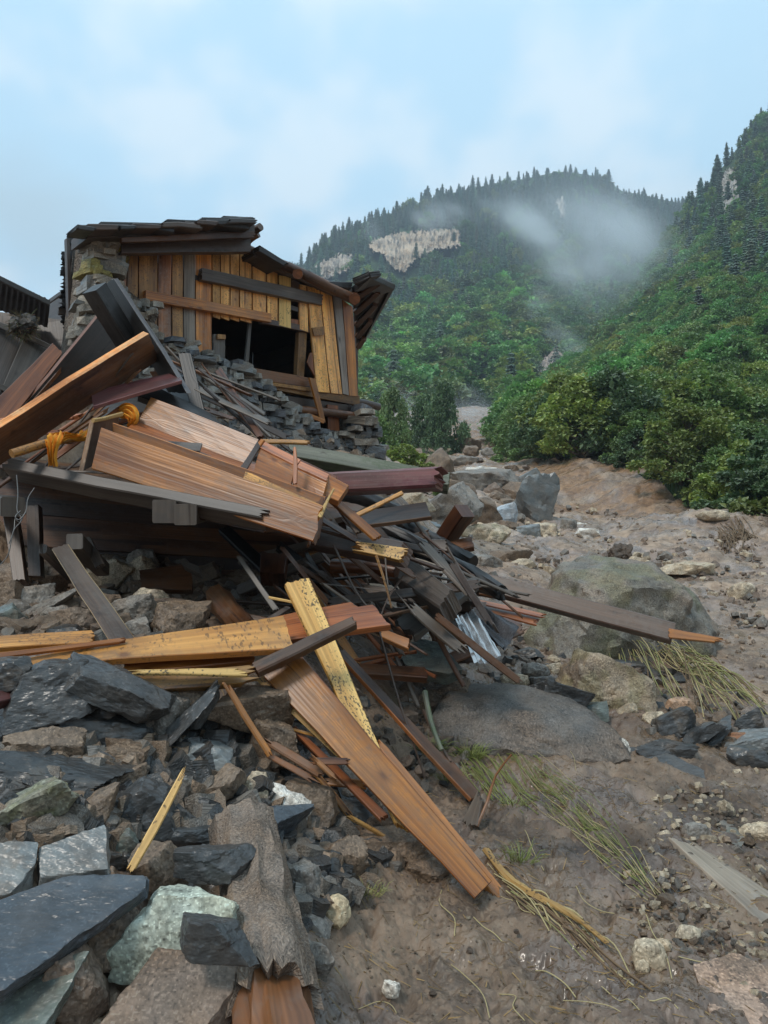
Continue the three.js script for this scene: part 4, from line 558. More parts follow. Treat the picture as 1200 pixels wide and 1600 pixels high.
{
  const shed = base('collapsed_shed', at(-20, 700, 8.2), 'collapsed shed with dark metal roof at the left edge', 'shed');
  const rf = part(shed, 'roof', corrugated(qp([[-120, 375, 8.0], [78, 470, 8.6], [74, 512, 9.6], [-120, 440, 9.4]]), 22, 0.012, metal)); part(rf, 'roof_edge', boardMesh(qp([[-120, 372, 7.95], [-120, 380, 7.95], [78, 477, 8.55], [78, 469, 8.55]]), 0.06, 'black', { tint: 1.6 }));
  for (const [x0, y0, x1, y1, m, t] of [[-70, 500, -34, 512, 'grey', 0.7], [-36, 508, 2, 522, 'umber', 1.6], [0, 512, 40, 534, 'grey', 0.62], [38, 526, 80, 548, 'grey', 0.5]]) part(shed, 'wall_plank', boardMesh(qp([[x0, y0, 8.0], [x1, y1, 8.1], [x1 - 66, y1 + 150, 7.6], [x0 - 66, y0 + 150, 7.5]]), 0.03, m, { tint: t }));
  part(shed, 'rail', boardMesh(qp([[-60, 476, 7.9], [-60, 486, 7.9], [82, 548, 8.0], [82, 539, 8.0]]), 0.05, 'grey', { tint: 0.6 })); part(shed, 'rail', boardMesh(qp([[-80, 566, 7.5], [-80, 576, 7.5], [24, 618, 7.7], [24, 609, 7.7]]), 0.05, 'grey', { tint: 0.55 }));
  part(shed, 'back_panel', boardMesh(qp([[-140, 470, 9.6], [100, 500, 9.7], [130, 660, 9.2], [-140, 660, 9.2]]), 0.04, 'umber', {}));
  top(boardMesh(qp([[75, 497, 11.5], [98, 496, 11.5], [100, 525, 11.5], [74, 522, 11.5]]), 0.05, 'red', { tint: 0.45 }), 'roof_panel', 'rusty red roof scrap between the shed and the house', 'panel');
  // a bundle of dried hay lodged on the shed
  const R = rng(8), Q = new Quads(), c0 = at(36, 508, 7.8); for (let i = 0; i < 420; i++) { const a = R() * 6.28, e = (R() - 0.5) * 3, r = 0.13 * (0.6 + 0.4 * R()), p = V3(Math.cos(a) * Math.cos(e) * r, Math.sin(e) * r * 0.8, Math.sin(a) * Math.cos(e) * r * 0.8), d = V3(R() - 0.5, R() - 0.7, R() - 0.5).normalize().multiplyScalar(0.06 + 0.07 * R()); limb(Q, p, p.clone().add(d), 0.003, 0.002, 3, [0.35 + 0.3 * R(), 0.33 + 0.25 * R(), 0.3]); }
  const blob = rockGeo([0.24, 0.2, 0.22], { seed: 12, detail: 5, round: 0.6, rough: 0.12, tone: [0.03, 0.026, 0.022], mud: 0.2 }); const hm = new THREE.Mesh(blob, ROCK.grain); const hay = base('hay_bundle', c0, 'dark tangled hay bundle lodged on the shed wall', 'bundle'); hm.name = 'core'; hay.add(hm); const st = new THREE.Mesh(Q.build(), new THREE.MeshStandardMaterial({ vertexColors: true, color: new THREE.Color(0.25, 0.21, 0.16), roughness: 0.9 })); st.name = 'stalks'; st.userData.kind = 'stuff'; hay.add(st); shade(hay);
}

// ---------------------------------------------------------------- the pile of timber
const plank = (name, label, cat, mat, th, q, o) => top(boardMesh(qp(q), th, mat, { broken: [0.014, 0.014], warp: 0.011, ...o }), name, label, cat);
const timber = (name, label, mat, A, B, w, th, face, o) => top(beamMesh(at(...A), at(...B), w, th, V3(...face), mat, o), name, label, 'beam');
const log = (name, label, mat, pts, r, o, cat = 'log') => top(logMesh(pts.map((p) => at(...p)), r, mat, o), name, label, cat);
// boards leaning in front of the house
plank('wide_plank', 'wide brown plank with pale upper edge slanting across the left', 'plank', 'brown', 0.045, [[-40, 694, 4.75], [-22, 742, 5.05], [249, 563, 6.35], [232, 522, 6.05]], { tint: 0.9, edge: [6, 5.8, 4.2], chamfer: 0.002 });
timber('dark_beam', 'wet black timber end leaning on the stone pillar', 'black', [147, 450, 6.3], [222, 572, 6.7], 0.17, 0.14, [-0.5, 0.1, 0.8], { tint: 1.4 });
plank('dark_plank', 'long black plank with pale edge leaning against the stepped stone', 'plank', 'black', 0.035, [[160, 446, 6.75], [178, 436, 6.5], [292, 614, 6.0], [262, 612, 6.3]], { tint: 1.0, edge: [4, 4.2, 4.6], chamfer: 0.002 });
plank('dark_plank', 'broad dark plank with reddish edge behind the pale edged plank', 'plank', 'umber', 0.04, [[38, 632, 6.2], [90, 660, 6.5], [206, 536, 7.1], [156, 490, 6.8]], { tint: 0.75, edge: [3.4, 2.2, 1.7], chamfer: 0.002 });
plank('red_plank', 'reddish brown plank slanting up beside the shed', 'plank', 'red', 0.04, [[-22, 640, 5.9], [8, 668, 5.9], [98, 552, 6.7], [82, 536, 6.7]], { tint: 0.62 });
plank('dark_plank', 'dark plank with worn grey edge under the wide plank', 'plank', 'plum', 0.03, [[142, 612, 5.8], [146, 634, 5.55], [284, 594, 6.0], [270, 582, 6.2]], { tint: 0.9, edge: [2.4, 2.2, 2.1] });
plank('dark_post', 'short black post standing in front of the stones', 'post', 'black', 0.06, [[278, 552, 6.5], [298, 552, 6.5], [322, 650, 6.2], [300, 650, 6.2]], { tint: 0.5 });
plank('thin_plank', 'thin reddish stick leaning on the dry stone base', 'stick', 'red', 0.03, [[336, 580, 6.9], [345, 574, 6.9], [411, 680, 6.1], [401, 683, 6.1]], { tint: 0.3 });
plank('dark_plank', 'black board lying flat behind the wide plank', 'plank', 'black', 0.05, [[180, 600, 6.5], [150, 655, 6.2], [330, 655, 6.1], [290, 602, 6.6]], { tint: 0.7 });
plank('dark_plank', 'dark sloping board above the chest back', 'plank', 'black', 0.05, [[232, 598, 6.3], [216, 618, 6.0], [350, 668, 5.9], [330, 646, 6.2]], { tint: 0.9 });
plank('mossy_beam', 'grey green mossy beam sloping behind the chest', 'beam', 'mossy', 0.12, [[452, 692, 6.6], [455, 712, 6.5], [700, 757, 6.2], [702, 738, 6.3]], { tint: 1.0, edge: [1.3, 1.35, 1.25] });
plank('pale_lath', 'thin pale slat lying over the back of the chest', 'slat', 'amber', 0.02, [[410, 686, 6.0], [410, 691, 5.95], [478, 692, 6.0], [478, 687, 6.05]], { tint: 1.0, broken: [0.02, 0.05] });
// the painted beam
timber('painted_beam', 'dark red painted beam jutting out right of the chest', 'plum', [505, 757, 6.2], [686, 749, 5.75], 0.16, 0.16, [0.05, 0.15, 1], { tint: 1.7, broken: [0, 0.05], chamfer: 0.02 });
// ---- the broken chest
{
  const chest = base('wooden_chest', at(330, 800, 5.2), 'broken open wooden chest with partitions tipped on the pile', 'chest');
  const cb = (name, mat, th, q, o) => part(chest, name, boardMesh(qp(q), th, mat, o));
  cb('front_panel', 'orange', 0.03, [[158, 668, 5.05], [143, 731, 4.97], [485, 845, 4.56], [503, 790, 4.64]], { tint: 0.82, edge: [1.6, 1.6, 1.5], K: 6, broken: [0, 0.03] });
  cb('inner_panel', 'orange', 0.025, [[176, 660, 5.25], [176, 692, 5.22], [504, 806, 4.82], [508, 776, 4.85]], { tint: 0.8, edge: [1.7, 1.6, 1.5] });
  cb('back_panel', 'orange', 0.03, [[236, 620, 5.9], [214, 662, 5.75], [384, 728, 5.5], [404, 686, 5.6]], { tint: 0.75, edge: [1.5, 1.4, 1.3] });
  cb('bottom_board', 'red', 0.03, [[176, 690, 5.3], [214, 655, 5.8], [398, 722, 5.6], [470, 790, 4.95]], { tint: 0.8, front: V3(0, 1, 0.2) });
  cb('end_panel', 'umber', 0.03, [[147, 658, 5.05], [188, 648, 5.5], [176, 712, 5.45], [130, 736, 4.96]], { tint: 1.2, edge: [4.5, 4, 3] });
  cb('top_rail', 'pale', 0.02, [[148, 655, 5.02], [147, 661, 5.02], [192, 650, 5.5], [193, 645, 5.5]], { tint: 0.7 });
  cb('divider', 'brown', 0.02, [[236, 676, 5.7], [228, 690, 5.55], [330, 724, 5.35], [330, 712, 5.45]], { tint: 0.9 }); cb('divider', 'grey', 0.015, [[252, 688, 5.5], [244, 700, 5.4], [312, 704, 5.35], [316, 692, 5.45]], { tint: 0.7 });
  cb('divider', 'umber', 0.03, [[402, 690, 5.3], [409, 694, 5.3], [378, 746, 5.0], [368, 740, 5.0]], { tint: 1.0 }); cb('divider_rail', 'orange', 0.02, [[394, 700, 5.3], [402, 704, 5.28], [413, 688, 5.28], [407, 685, 5.3]], { tint: 1.1 });
  cb('partition_panel', 'orange', 0.025, [[406, 698, 5.3], [396, 740, 5.1], [452, 766, 4.98], [462, 724, 5.15]], { tint: 1.0 }); cb('partition_panel', 'orange', 0.025, [[466, 728, 5.12], [456, 768, 4.96], [500, 790, 4.88], [512, 748, 5.0]], { tint: 1.05 });
  cb('partition_rail', 'red', 0.02, [[414, 690, 5.42], [406, 698, 5.28], [463, 727, 5.12], [470, 718, 5.25]], { tint: 1.35, front: V3(0, 1, 0.4) }); cb('partition_rail', 'red', 0.02, [[470, 720, 5.24], [464, 729, 5.1], [510, 750, 4.98], [514, 741, 5.1]], { tint: 1.35, front: V3(0, 1, 0.4) });
  cb('partition_back', 'red', 0.02, [[420, 694, 5.55], [414, 730, 5.4], [520, 778, 5.1], [526, 744, 5.25]], { tint: 0.6 });
  cb('end_block', 'orange', 0.06, [[514, 742, 5.08], [504, 772, 4.98], [528, 783, 4.95], [545, 758, 5.05]], { tint: 1.15 });
  cb('ledge_board', 'amber', 0.02, [[384, 735, 5.0], [380, 748, 4.92], [500, 805, 4.68], [506, 790, 4.76]], { tint: 0.9, broken: [0, 0.04] });
  cb('end_panel', 'brown', 0.03, [[494, 786, 4.8], [513, 772, 4.88], [499, 842, 4.72], [482, 850, 4.58]], { tint: 1.1, broken: [0.04, 0.06] });
}
plank('pink_slat', 'thin pinkish upright slat leaning on the chest partition', 'slat', 'red', 0.015, [[457, 699, 4.98], [463, 698, 4.98], [464, 755, 4.86], [457, 756, 4.86]], { tint: 1.6 });
// what the chest rests on: the muddy edge beam, floor boards behind it and the joists below
timber('edge_beam', 'muddy edge beam under the chest', 'grey', [22, 735, 5.1], [412, 812, 4.72], 0.075, 0.16, [0, 0.55, 1], { tint: 0.62, broken: [0.05, 0.07] });
plank('floor_board', 'dark floor board under the chest, nearest of three', 'plank', 'brown', 0.05, [[40, 742, 5.15], [415, 820, 4.82], [500, 815, 5.9], [20, 728, 6.2]], { tint: 0.8, front: V3(0, 1, 0) });
plank('floor_board', 'dark floor board under the chest, in the middle', 'plank', 'brown', 0.05, [[20, 727, 6.25], [500, 814, 5.95], [560, 800, 7.2], [-20, 712, 7.4]], { tint: 0.8, front: V3(0, 1, 0) });
plank('floor_board', 'dark floor board under the chest, at the back', 'plank', 'brown', 0.05, [[-20, 711, 7.45], [560, 799, 7.25], [590, 780, 9], [-40, 700, 9]], { tint: 0.8, front: V3(0, 1, 0) });
timber('floor_joist', 'square joist end under the edge beam, left one', 'grey', [257, 799, 4.72], [330, 790, 7.6], 0.14, 0.14, [0, 1, 0], { tint: 0.75 });
timber('floor_joist', 'square joist end under the edge beam, right one', 'grey', [289, 804, 4.66], [350, 790, 7.6], 0.125, 0.125, [0, 1, 0], { tint: 0.8 });
timber('floor_joist', 'square joist end poking out at the left edge', 'grey', [20, 792, 4.8], [-20, 780, 7], 0.13, 0.12, [0, 1, 0], { tint: 0.5 });
plank('wall_post', 'dark leaning post in the cavity, left of two', 'post', 'umber', 0.08, [[0, 780, 5.6], [22, 780, 5.6], [40, 905, 5.2], [20, 905, 5.2]], { tint: 1.3 });
plank('wall_post', 'dark leaning post in the cavity, right of two', 'post', 'umber', 0.08, [[40, 790, 6.2], [60, 790, 6.2], [64, 900, 6.0], [44, 900, 6.0]], { tint: 1.2 });
timber('broken_joist', 'square timber end among the stones in the cavity', 'grey', [116, 846, 5.0], [160, 890, 6.0], 0.1, 0.1, [0, 1, 0.2], { tint: 0.75 });
timber('broken_joist', 'small broken timber end beside the dark diagonal plank', 'grey', [66, 858, 5.0], [110, 900, 5.6], 0.06, 0.06, [0, 1, 0.2], { tint: 0.8, broken: [0.03, 0] });
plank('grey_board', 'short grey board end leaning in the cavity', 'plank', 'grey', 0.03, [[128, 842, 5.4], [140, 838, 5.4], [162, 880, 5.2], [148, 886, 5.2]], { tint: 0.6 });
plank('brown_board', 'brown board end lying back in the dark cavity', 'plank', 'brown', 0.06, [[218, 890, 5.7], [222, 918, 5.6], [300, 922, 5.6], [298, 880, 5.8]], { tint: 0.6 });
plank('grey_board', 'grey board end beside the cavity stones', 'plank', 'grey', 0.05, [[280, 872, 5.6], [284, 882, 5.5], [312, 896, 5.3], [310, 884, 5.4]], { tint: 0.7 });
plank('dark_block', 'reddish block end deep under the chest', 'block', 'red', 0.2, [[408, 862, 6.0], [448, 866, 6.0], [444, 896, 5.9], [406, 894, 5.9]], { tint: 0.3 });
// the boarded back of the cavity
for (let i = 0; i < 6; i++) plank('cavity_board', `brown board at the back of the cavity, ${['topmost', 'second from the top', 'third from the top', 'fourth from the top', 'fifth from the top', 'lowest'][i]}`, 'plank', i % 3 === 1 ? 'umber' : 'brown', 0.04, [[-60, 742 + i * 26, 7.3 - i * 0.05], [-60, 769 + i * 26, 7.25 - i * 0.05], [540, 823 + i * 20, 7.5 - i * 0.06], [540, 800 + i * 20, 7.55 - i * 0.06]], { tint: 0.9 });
// the stick with the cloth
log('peeled_stick', 'peeled stick poking out under the wide plank', 'amber', [[18, 709, 4.85], [75, 692, 5.05], [150, 680, 5.4]], [0.028, 0.03], { tint: 0.75, seed: 21, sides: 9 }, 'stick');
{
  const cloth = (label, path, w, seed) => { // a strip of fabric with folds
    const cv = new THREE.CatmullRomCurve3(path.map((p) => at(...p))), pos = [], idx = [], uv = [], S = 22, W = 16, R = rng(seed), ctr = cv.getPoint(0.5), f = [R() * 9, R() * 9];
    for (let s = 0; s <= S; s++) for (let i = 0; i <= W; i++) { const t = s / S, u = i / W - 0.5, c = cv.getPoint(t), d = cv.getTangent(t), b = d.clone().cross(V3(0.1, 0.2, 1)).normalize(), nn = b.clone().cross(d); const ww = w * (0.75 + 0.35 * Math.sin(t * 5 + f[0])); c.addScaledVector(b, u * ww).addScaledVector(nn, 0.022 * Math.sin(u * 22 + t * 3 + f[1]) + 0.018 * fbm(u * 3, t * 4, seed, 3)); c.y += (s === S ? (R() - 0.5) * 0.02 : 0); c.sub(ctr); pos.push(c.x, c.y, c.z); uv.push(u, t); }
    for (let s = 0; s < S; s++) for (let i = 0; i < W; i++) { const a = s * (W + 1) + i; idx.push(a, a + 1, a + W + 2, a, a + W + 2, a + W + 1); }
    const g = new THREE.BufferGeometry(); g.setAttribute('position', new THREE.Float32BufferAttribute(pos, 3)); g.setAttribute('uv', new THREE.Float32BufferAttribute(uv, 2)); g.setIndex(idx); g.computeVertexNormals();
    const weave = clothMat; const m = new THREE.Mesh(g, weave); m.position.copy(ctr); top(m, 'yellow_cloth', label, 'cloth');
  };
  const wv = makeTex(128, 128, (u, v) => { const h = 0.7 + 0.3 * pf(u, v, 8, 8, 3, 700) * (0.7 + 0.3 * Math.sin(u * 400)); return [h, h, h]; }, true); wv.repeat.set(3, 6);
  var clothMat = new THREE.MeshPhysicalMaterial({ map: wv, color: new THREE.Color(0.86, 0.36, 0.025), roughness: 0.85, sheen: 0.4, sheenRoughness: 0.6, side: THREE.DoubleSide });
  cloth('yellow cloth hanging from the peeled stick', [[92, 680, 5.0], [84, 686, 4.86], [82, 700, 4.84], [83, 728, 4.86]], 0.1, 3); cloth('orange cloth wound along the peeled stick', [[84, 688, 4.95], [102, 682, 5.0], [122, 684, 5.1], [140, 678, 5.3]], 0.1, 4); cloth('yellow cloth stuffed behind the chest end', [[186, 645, 5.75], [200, 642, 5.7], [208, 654, 5.68], [204, 668, 5.7]], 0.11, 5);
}
// wire tangle hanging at the left
top(new THREE.Mesh(mergeGeometries([[[26, 742, 4.7], [28, 772, 4.68], [27, 798, 4.66], [34, 812, 4.64], [22, 828, 4.62], [12, 868, 4.6], [-2, 885, 4.6]], [[54, 762, 4.7], [44, 778, 4.68], [40, 800, 4.66], [30, 812, 4.63], [24, 810, 4.66], [22, 826, 4.63], [14, 850, 4.62]], [[32, 798, 4.66], [24, 808, 4.62], [30, 816, 4.64], [36, 806, 4.66], [28, 802, 4.63]]].map((p) => new THREE.TubeGeometry(new THREE.CatmullRomCurve3(p.map((q) => at(...q))), 50, 0.0032, 5))), new THREE.MeshStandardMaterial({ color: new THREE.Color(0.2, 0.19, 0.18), roughness: 0.5, metalness: 0.6 })), 'twisted_wire', 'twisted wire hanging down at the left edge of the cavity', 'wire');
plank('diagonal_plank', 'dark wet plank sloping down through the stones at the left', 'plank', 'umber', 0.03, [[80, 858, 4.75], [105, 850, 4.75], [222, 1012, 3.95], [178, 1014, 3.9]], { tint: 1.2, edge: [4.2, 4.2, 3] });
// boards across the front
plank('pale_plank', 'pale plank end entering from the left edge', 'plank', 'amber', 0.04, [[-60, 996, 3.75], [-60, 1014, 3.68], [140, 1004, 3.82], [146, 984, 3.95]], { tint: 0.95, edge: [0.9, 0.8, 0.6], broken: [0, 0.03] });
plank('thin_stick', 'thin orange stick below the pale plank at the left', 'stick', 'orange', 0.02, [[-40, 1022, 3.62], [-40, 1032, 3.6], [190, 1003, 3.85], [190, 996, 3.87]], { tint: 0.7, broken: [0, 0.03] });
plank('long_plank', 'long pale orange plank lying across the stones', 'plank', 'amber', 0.035, [[30, 1030, 3.72], [26, 1046, 3.62], [460, 1012, 3.98], [440, 962, 4.28]], { tint: 1.0, edge: [0.95, 0.75, 0.5] });
plank('red_plank', 'reddish plank end crossing behind the yellow plank', 'plank', 'red', 0.04, [[388, 978, 4.5], [400, 1008, 4.3], [608, 976, 4.35], [582, 944, 4.62]], { tint: 1.05 });
plank('red_plank', 'reddish plank further back behind the long plank', 'plank', 'red', 0.03, [[330, 985, 4.5], [336, 1000, 4.44], [560, 950, 4.65], [548, 940, 4.72]], { tint: 0.95 });
plank('orange_board', 'orange board tucked under the long plank', 'plank', 'orange', 0.03, [[196, 1036, 3.82], [196, 1052, 3.75], [396, 1032, 4.05], [400, 1006, 4.15]], { tint: 0.85 });
plank('rotten_beam', 'broken rotten beam with splintered pale end', 'beam', 'amber', 0.1, [[200, 1052, 3.7], [196, 1084, 3.66], [384, 1068, 3.78], [392, 1040, 3.86]], { tint: 0.62, broken: [0.04, 0.09], edge: [1.5, 1.5, 1.2] });
plank('splintered_board', 'splintered pale strip on the rotten beam', 'splinter', 'pale', 0.02, [[214, 1046, 3.68], [214, 1052, 3.66], [372, 1054, 3.74], [372, 1044, 3.78]], { tint: 0.8, broken: [0.1, 0.06] });
plank('yellow_plank', 'pale yellow plank standing up through the crossing planks', 'plank', 'pale', 0.035, [[445, 912, 4.5], [483, 903, 4.55], [648, 1300, 3.62], [618, 1285, 3.6]], { tint: 1.08, edge: [0.85, 0.75, 0.55] });
plank('big_plank', 'big wet brown plank slanting down to the mud', 'plank', 'orange', 0.04, [[412, 1056, 3.99], [462, 1012, 4.06], [768, 1376, 3.42], [740, 1404, 3.32]], { tint: 0.86, edge: [0.75, 0.6, 0.5], broken: [0.04, 0] });
plank('pale_strip', 'pale strip under the left side of the big plank', 'plank', 'pale', 0.02, [[400, 1062, 4.02], [430, 1046, 4.04], [640, 1275, 3.68], [618, 1270, 3.66]], { tint: 0.8 });
plank('orange_strip', 'orange strip behind the lower end of the big plank', 'plank', 'orange', 0.03, [[588, 1160, 3.92], [604, 1164, 3.94], [790, 1392, 3.5], [772, 1398, 3.46]], { tint: 0.95, broken: [0.05, 0.1] });
plank('cross_stick', 'dark squared stick crossing over the big plank', 'stick', 'brown', 0.05, [[393, 1034, 3.9], [402, 1050, 3.84], [556, 974, 4.0], [548, 962, 4.06]], { tint: 0.85, chamfer: 0.008 });
plank('thin_plank', 'dark plank with orange edge sloping to the grass', 'plank', 'brown', 0.03, [[528, 1020, 4.75], [538, 1014, 4.8], [752, 1240, 4.45], [736, 1248, 4.35]], { tint: 0.7, edge: [3.4, 2.6, 1.6] });
plank('thin_plank', 'short rotten plank beside the grass tuft', 'plank', 'brown', 0.03, [[686, 1176, 4.75], [694, 1172, 4.8], [758, 1246, 4.5], [748, 1250, 4.45]], { tint: 0.8, broken: [0.03, 0.04] });
plank('thin_plank', 'brown batten wedged between the stones', 'batten', 'red', 0.03, [[454, 1140, 3.98], [464, 1134, 4.0], [606, 1272, 3.62], [594, 1278, 3.58]], { tint: 0.62 });
plank('splinter', 'yellow splinter of wood among the dark slates', 'splinter', 'pale', 0.02, [[200, 1352, 2.72], [214, 1358, 2.72], [288, 1216, 2.95], [278, 1210, 2.95]], { tint: 0.95, broken: [0.03, 0.06] });
plank('splinter', 'short splinter beside the batten', 'splinter', 'amber', 0.015, [[447, 1134, 3.96], [446, 1139, 3.96], [490, 1152, 3.92], [490, 1147, 3.92]], { tint: 1.0, broken: [0, 0.04] });
plank('plank_stub', 'short orange plank end under the crossing planks', 'plank', 'orange', 0.04, [[598, 982, 4.9], [594, 994, 4.85], [636, 1014, 4.75], [640, 998, 4.8]], { tint: 0.8 });
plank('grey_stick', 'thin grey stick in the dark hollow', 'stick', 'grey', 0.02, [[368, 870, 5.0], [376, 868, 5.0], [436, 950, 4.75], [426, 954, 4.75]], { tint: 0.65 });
plank('dark_board', 'dark board leaning behind the yellow plank', 'plank', 'umber', 0.03, [[404, 972, 4.6], [408, 980, 4.58], [452, 950, 4.7], [446, 946, 4.72]], { tint: 1.2 });
plank('yellow_splinter', 'yellow splinter left of the yellow plank', 'splinter', 'pale', 0.012, [[420, 932, 4.7], [420, 936, 4.7], [462, 946, 4.62], [462, 940, 4.62]], { tint: 0.9 });
log('rotten_log', 'rotten log end with bark in the hollow', 'brown', [[340, 935, 5.2], [362, 960, 4.95], [388, 985, 4.75]], [0.09, 0.07], { tint: 0.9, seed: 31, rough: 0.2, broken: 0.06 });
// right half of the pile
plank('dark_sheet', 'dark thin panel below the painted beam', 'panel', 'umber', 0.03, [[548, 800, 5.75], [556, 822, 5.5], [674, 806, 5.3], [664, 784, 5.6]], { tint: 0.55, edge: [3.6, 2.8, 2] });
plank('pale_stick', 'pale stick lying across the dark panel', 'stick', 'amber', 0.02, [[554, 802, 5.45], [556, 808, 5.42], [630, 771, 5.5], [626, 766, 5.53]], { tint: 1.0 });
plank('orange_board', 'orange board sliding down from the chest', 'plank', 'orange', 0.025, [[508, 776, 5.1], [522, 772, 5.15], [596, 836, 5.0], [584, 842, 4.95]], { tint: 0.7 });
plank('orange_board', 'grey brown board under the orange board', 'plank', 'grey', 0.025, [[520, 786, 5.2], [530, 782, 5.22], [568, 826, 5.05], [556, 832, 5.02]], { tint: 0.9 });
plank('orange_splinter', 'pale splinter curling from the chest corner', 'splinter', 'pale', 0.012, [[497, 806, 4.6], [502, 808, 4.6], [524, 764, 4.85], [520, 762, 4.85]], { tint: 0.9 });
plank('rotten_beam', 'dark beam with crumbling yellow end', 'beam', 'umber', 0.13, [[486, 818, 5.6], [484, 850, 5.5], [620, 874, 5.0], [630, 846, 5.1]], { tint: 0.85, edge: [2.6, 2.5, 2.6] });
top(boardMesh(qp([[560, 846, 5.08], [566, 862, 5.04], [626, 876, 4.96], [632, 856, 5.02]]), 0.05, 'pale', { tint: 0.75, broken: [0.09, 0.06] }), 'rotten_wood', 'crumbling yellow rot on the dark beam end', 'wood');
const char = { rough: 0.2, sides: 18 };
log('charred_log', 'long black log sloping down to the slate boulder', 'black', [[560, 822, 7.0], [640, 856, 6.6], [720, 885, 6.25], [782, 925, 5.9]], [0.062, 0.055], { ...char, tint: 0.95, seed: 41, broken: 0.05 });
log('charred_log', 'black log lying above the long black log', 'black', [[590, 800, 7.6], [650, 828, 7.2], [740, 878, 6.6]], [0.062, 0.055], { ...char, tint: 0.9, seed: 42 });
log('charred_log', 'black log just under the dark panel', 'black', [[570, 815, 6.6], [620, 832, 6.4], [690, 866, 6.2]], [0.05, 0.042], { ...char, tint: 1.6, seed: 43 });
log('charred_log', 'black log end behind the painted beam', 'black', [[480, 760, 6.4], [560, 776, 6.7], [640, 808, 7.2]], [0.07, 0.06], { ...char, tint: 1.4, seed: 44 });
log('barked_log', 'reddish barked log in the hollow', 'red', [[520, 884, 5.7], [570, 886, 5.6], [620, 892, 5.5]], [0.055, 0.05], { tint: 0.35, seed: 45, rough: 0.12 });
plank('grey_beam', 'squared grey beam end pointing down at the right', 'beam', 'grey', 0.16, [[630, 862, 6.1], [612, 898, 5.8], [684, 948, 5.0], [706, 920, 5.1]], { tint: 0.62, edge: [1.2, 1.2, 1.2], broken: [0, 0.05], chamfer: 0.012 });
plank('broad_plank', 'broad muddy plank lying under the squared grey beam', 'plank', 'grey', 0.05, [[618, 968, 5.55], [650, 992, 5.3], [748, 912, 5.7], [722, 896, 6.0]], { tint: 0.5, broken: [0.05, 0.06] });
plank('dark_block', 'dark block on the broad muddy plank', 'block', 'umber', 0.12, [[698, 892, 6.1], [700, 908, 6.0], [742, 912, 5.95], [740, 896, 6.05]], { tint: 1.3, broken: [0.02, 0.04] });
timber('brown_post', 'reddish squared post standing up by the grey boulder', 'red', [682, 862, 7.2], [726, 798, 6.9], 0.15, 0.15, [0.6, 0.2, 0.8], { tint: 0.32, chamfer: 0.01 });
plank('brown_board', 'small brown board beside the reddish squared post', 'plank', 'brown', 0.06, [[700, 846, 7.0], [704, 862, 6.9], [740, 854, 6.9], [736, 838, 7.0]], { tint: 1.0 });
timber('long_beam', 'long dark beam reaching right over the big boulder', 'umber', [745, 908, 6.5], [1052, 990, 5.9], 0.15, 0.1, [0.1, 0.35, 1], { tint: 1.5, edge: [1.2, 1.1, 1.1] });
plank('splintered_end', 'broken pale orange end of the long dark beam', 'splinter', 'orange', 0.03, [[1046, 982, 5.85], [1046, 996, 5.82], [1120, 1004, 5.75], [1122, 996, 5.76]], { tint: 0.95, broken: [0.02, 0.08] });
plank('red_lath', 'pinkish lath lying on the mud below the long beam', 'lath', 'red', 0.02, [[728, 938, 7.2], [724, 946, 7.0], [832, 974, 6.8], [838, 964, 7.0]], { tint: 1.2, broken: [0.05, 0.06], front: V3(0, 1, 0.5) });
plank('red_lath', 'short pinkish lath next to the corrugated sheet', 'lath', 'red', 0.02, [[788, 964, 6.7], [780, 976, 6.5], [814, 990, 6.4], [816, 974, 6.6]], { tint: 1.0, front: V3(0, 1, 0.5) });
plank('red_lath', 'thin pinkish lath beside the long pinkish one', 'lath', 'red', 0.015, [[745, 936, 7.1], [743, 941, 7.0], [846, 964, 6.9], [848, 958, 7.0]], { tint: 1.1, broken: [0.05, 0.06], front: V3(0, 1, 0.5) });
top(corrugated(qp([[712, 962, 5.4], [742, 950, 5.7], [784, 1024, 5.15], [742, 1034, 4.95]]), 4, 0.02, tin, { bend: 0.04 }), 'corrugated_sheet', 'crumpled pale corrugated metal sheet end on the mud', 'sheet');
top(corrugated(qp([[728, 950, 5.9], [748, 936, 6.2], [812, 978, 5.8], [786, 1010, 5.4]]), 3, 0.03, metal, { bend: 0.09 }), 'corrugated_sheet', 'dark corrugated metal sheet curled under the pile', 'sheet');
plank('dark_board', 'dark board hidden behind the corrugated sheets', 'plank', 'brown', 0.05, [[660, 950, 6.0], [680, 1000, 5.7], [760, 1000, 5.7], [760, 940, 6.2]], {});
plank('brown_board', 'brown board lying under the grey slate', 'plank', 'brown', 0.05, [[562, 1036, 5.3], [566, 1052, 5.2], [668, 1058, 5.2], [664, 1042, 5.3]], { tint: 0.8 });
plank('red_stick', 'short red stick on the mud below the grey slate', 'stick', 'red', 0.02, [[656, 1042, 5.3], [652, 1047, 5.3], [678, 1060, 5.2], [681, 1054, 5.2]], { tint: 0.7 });
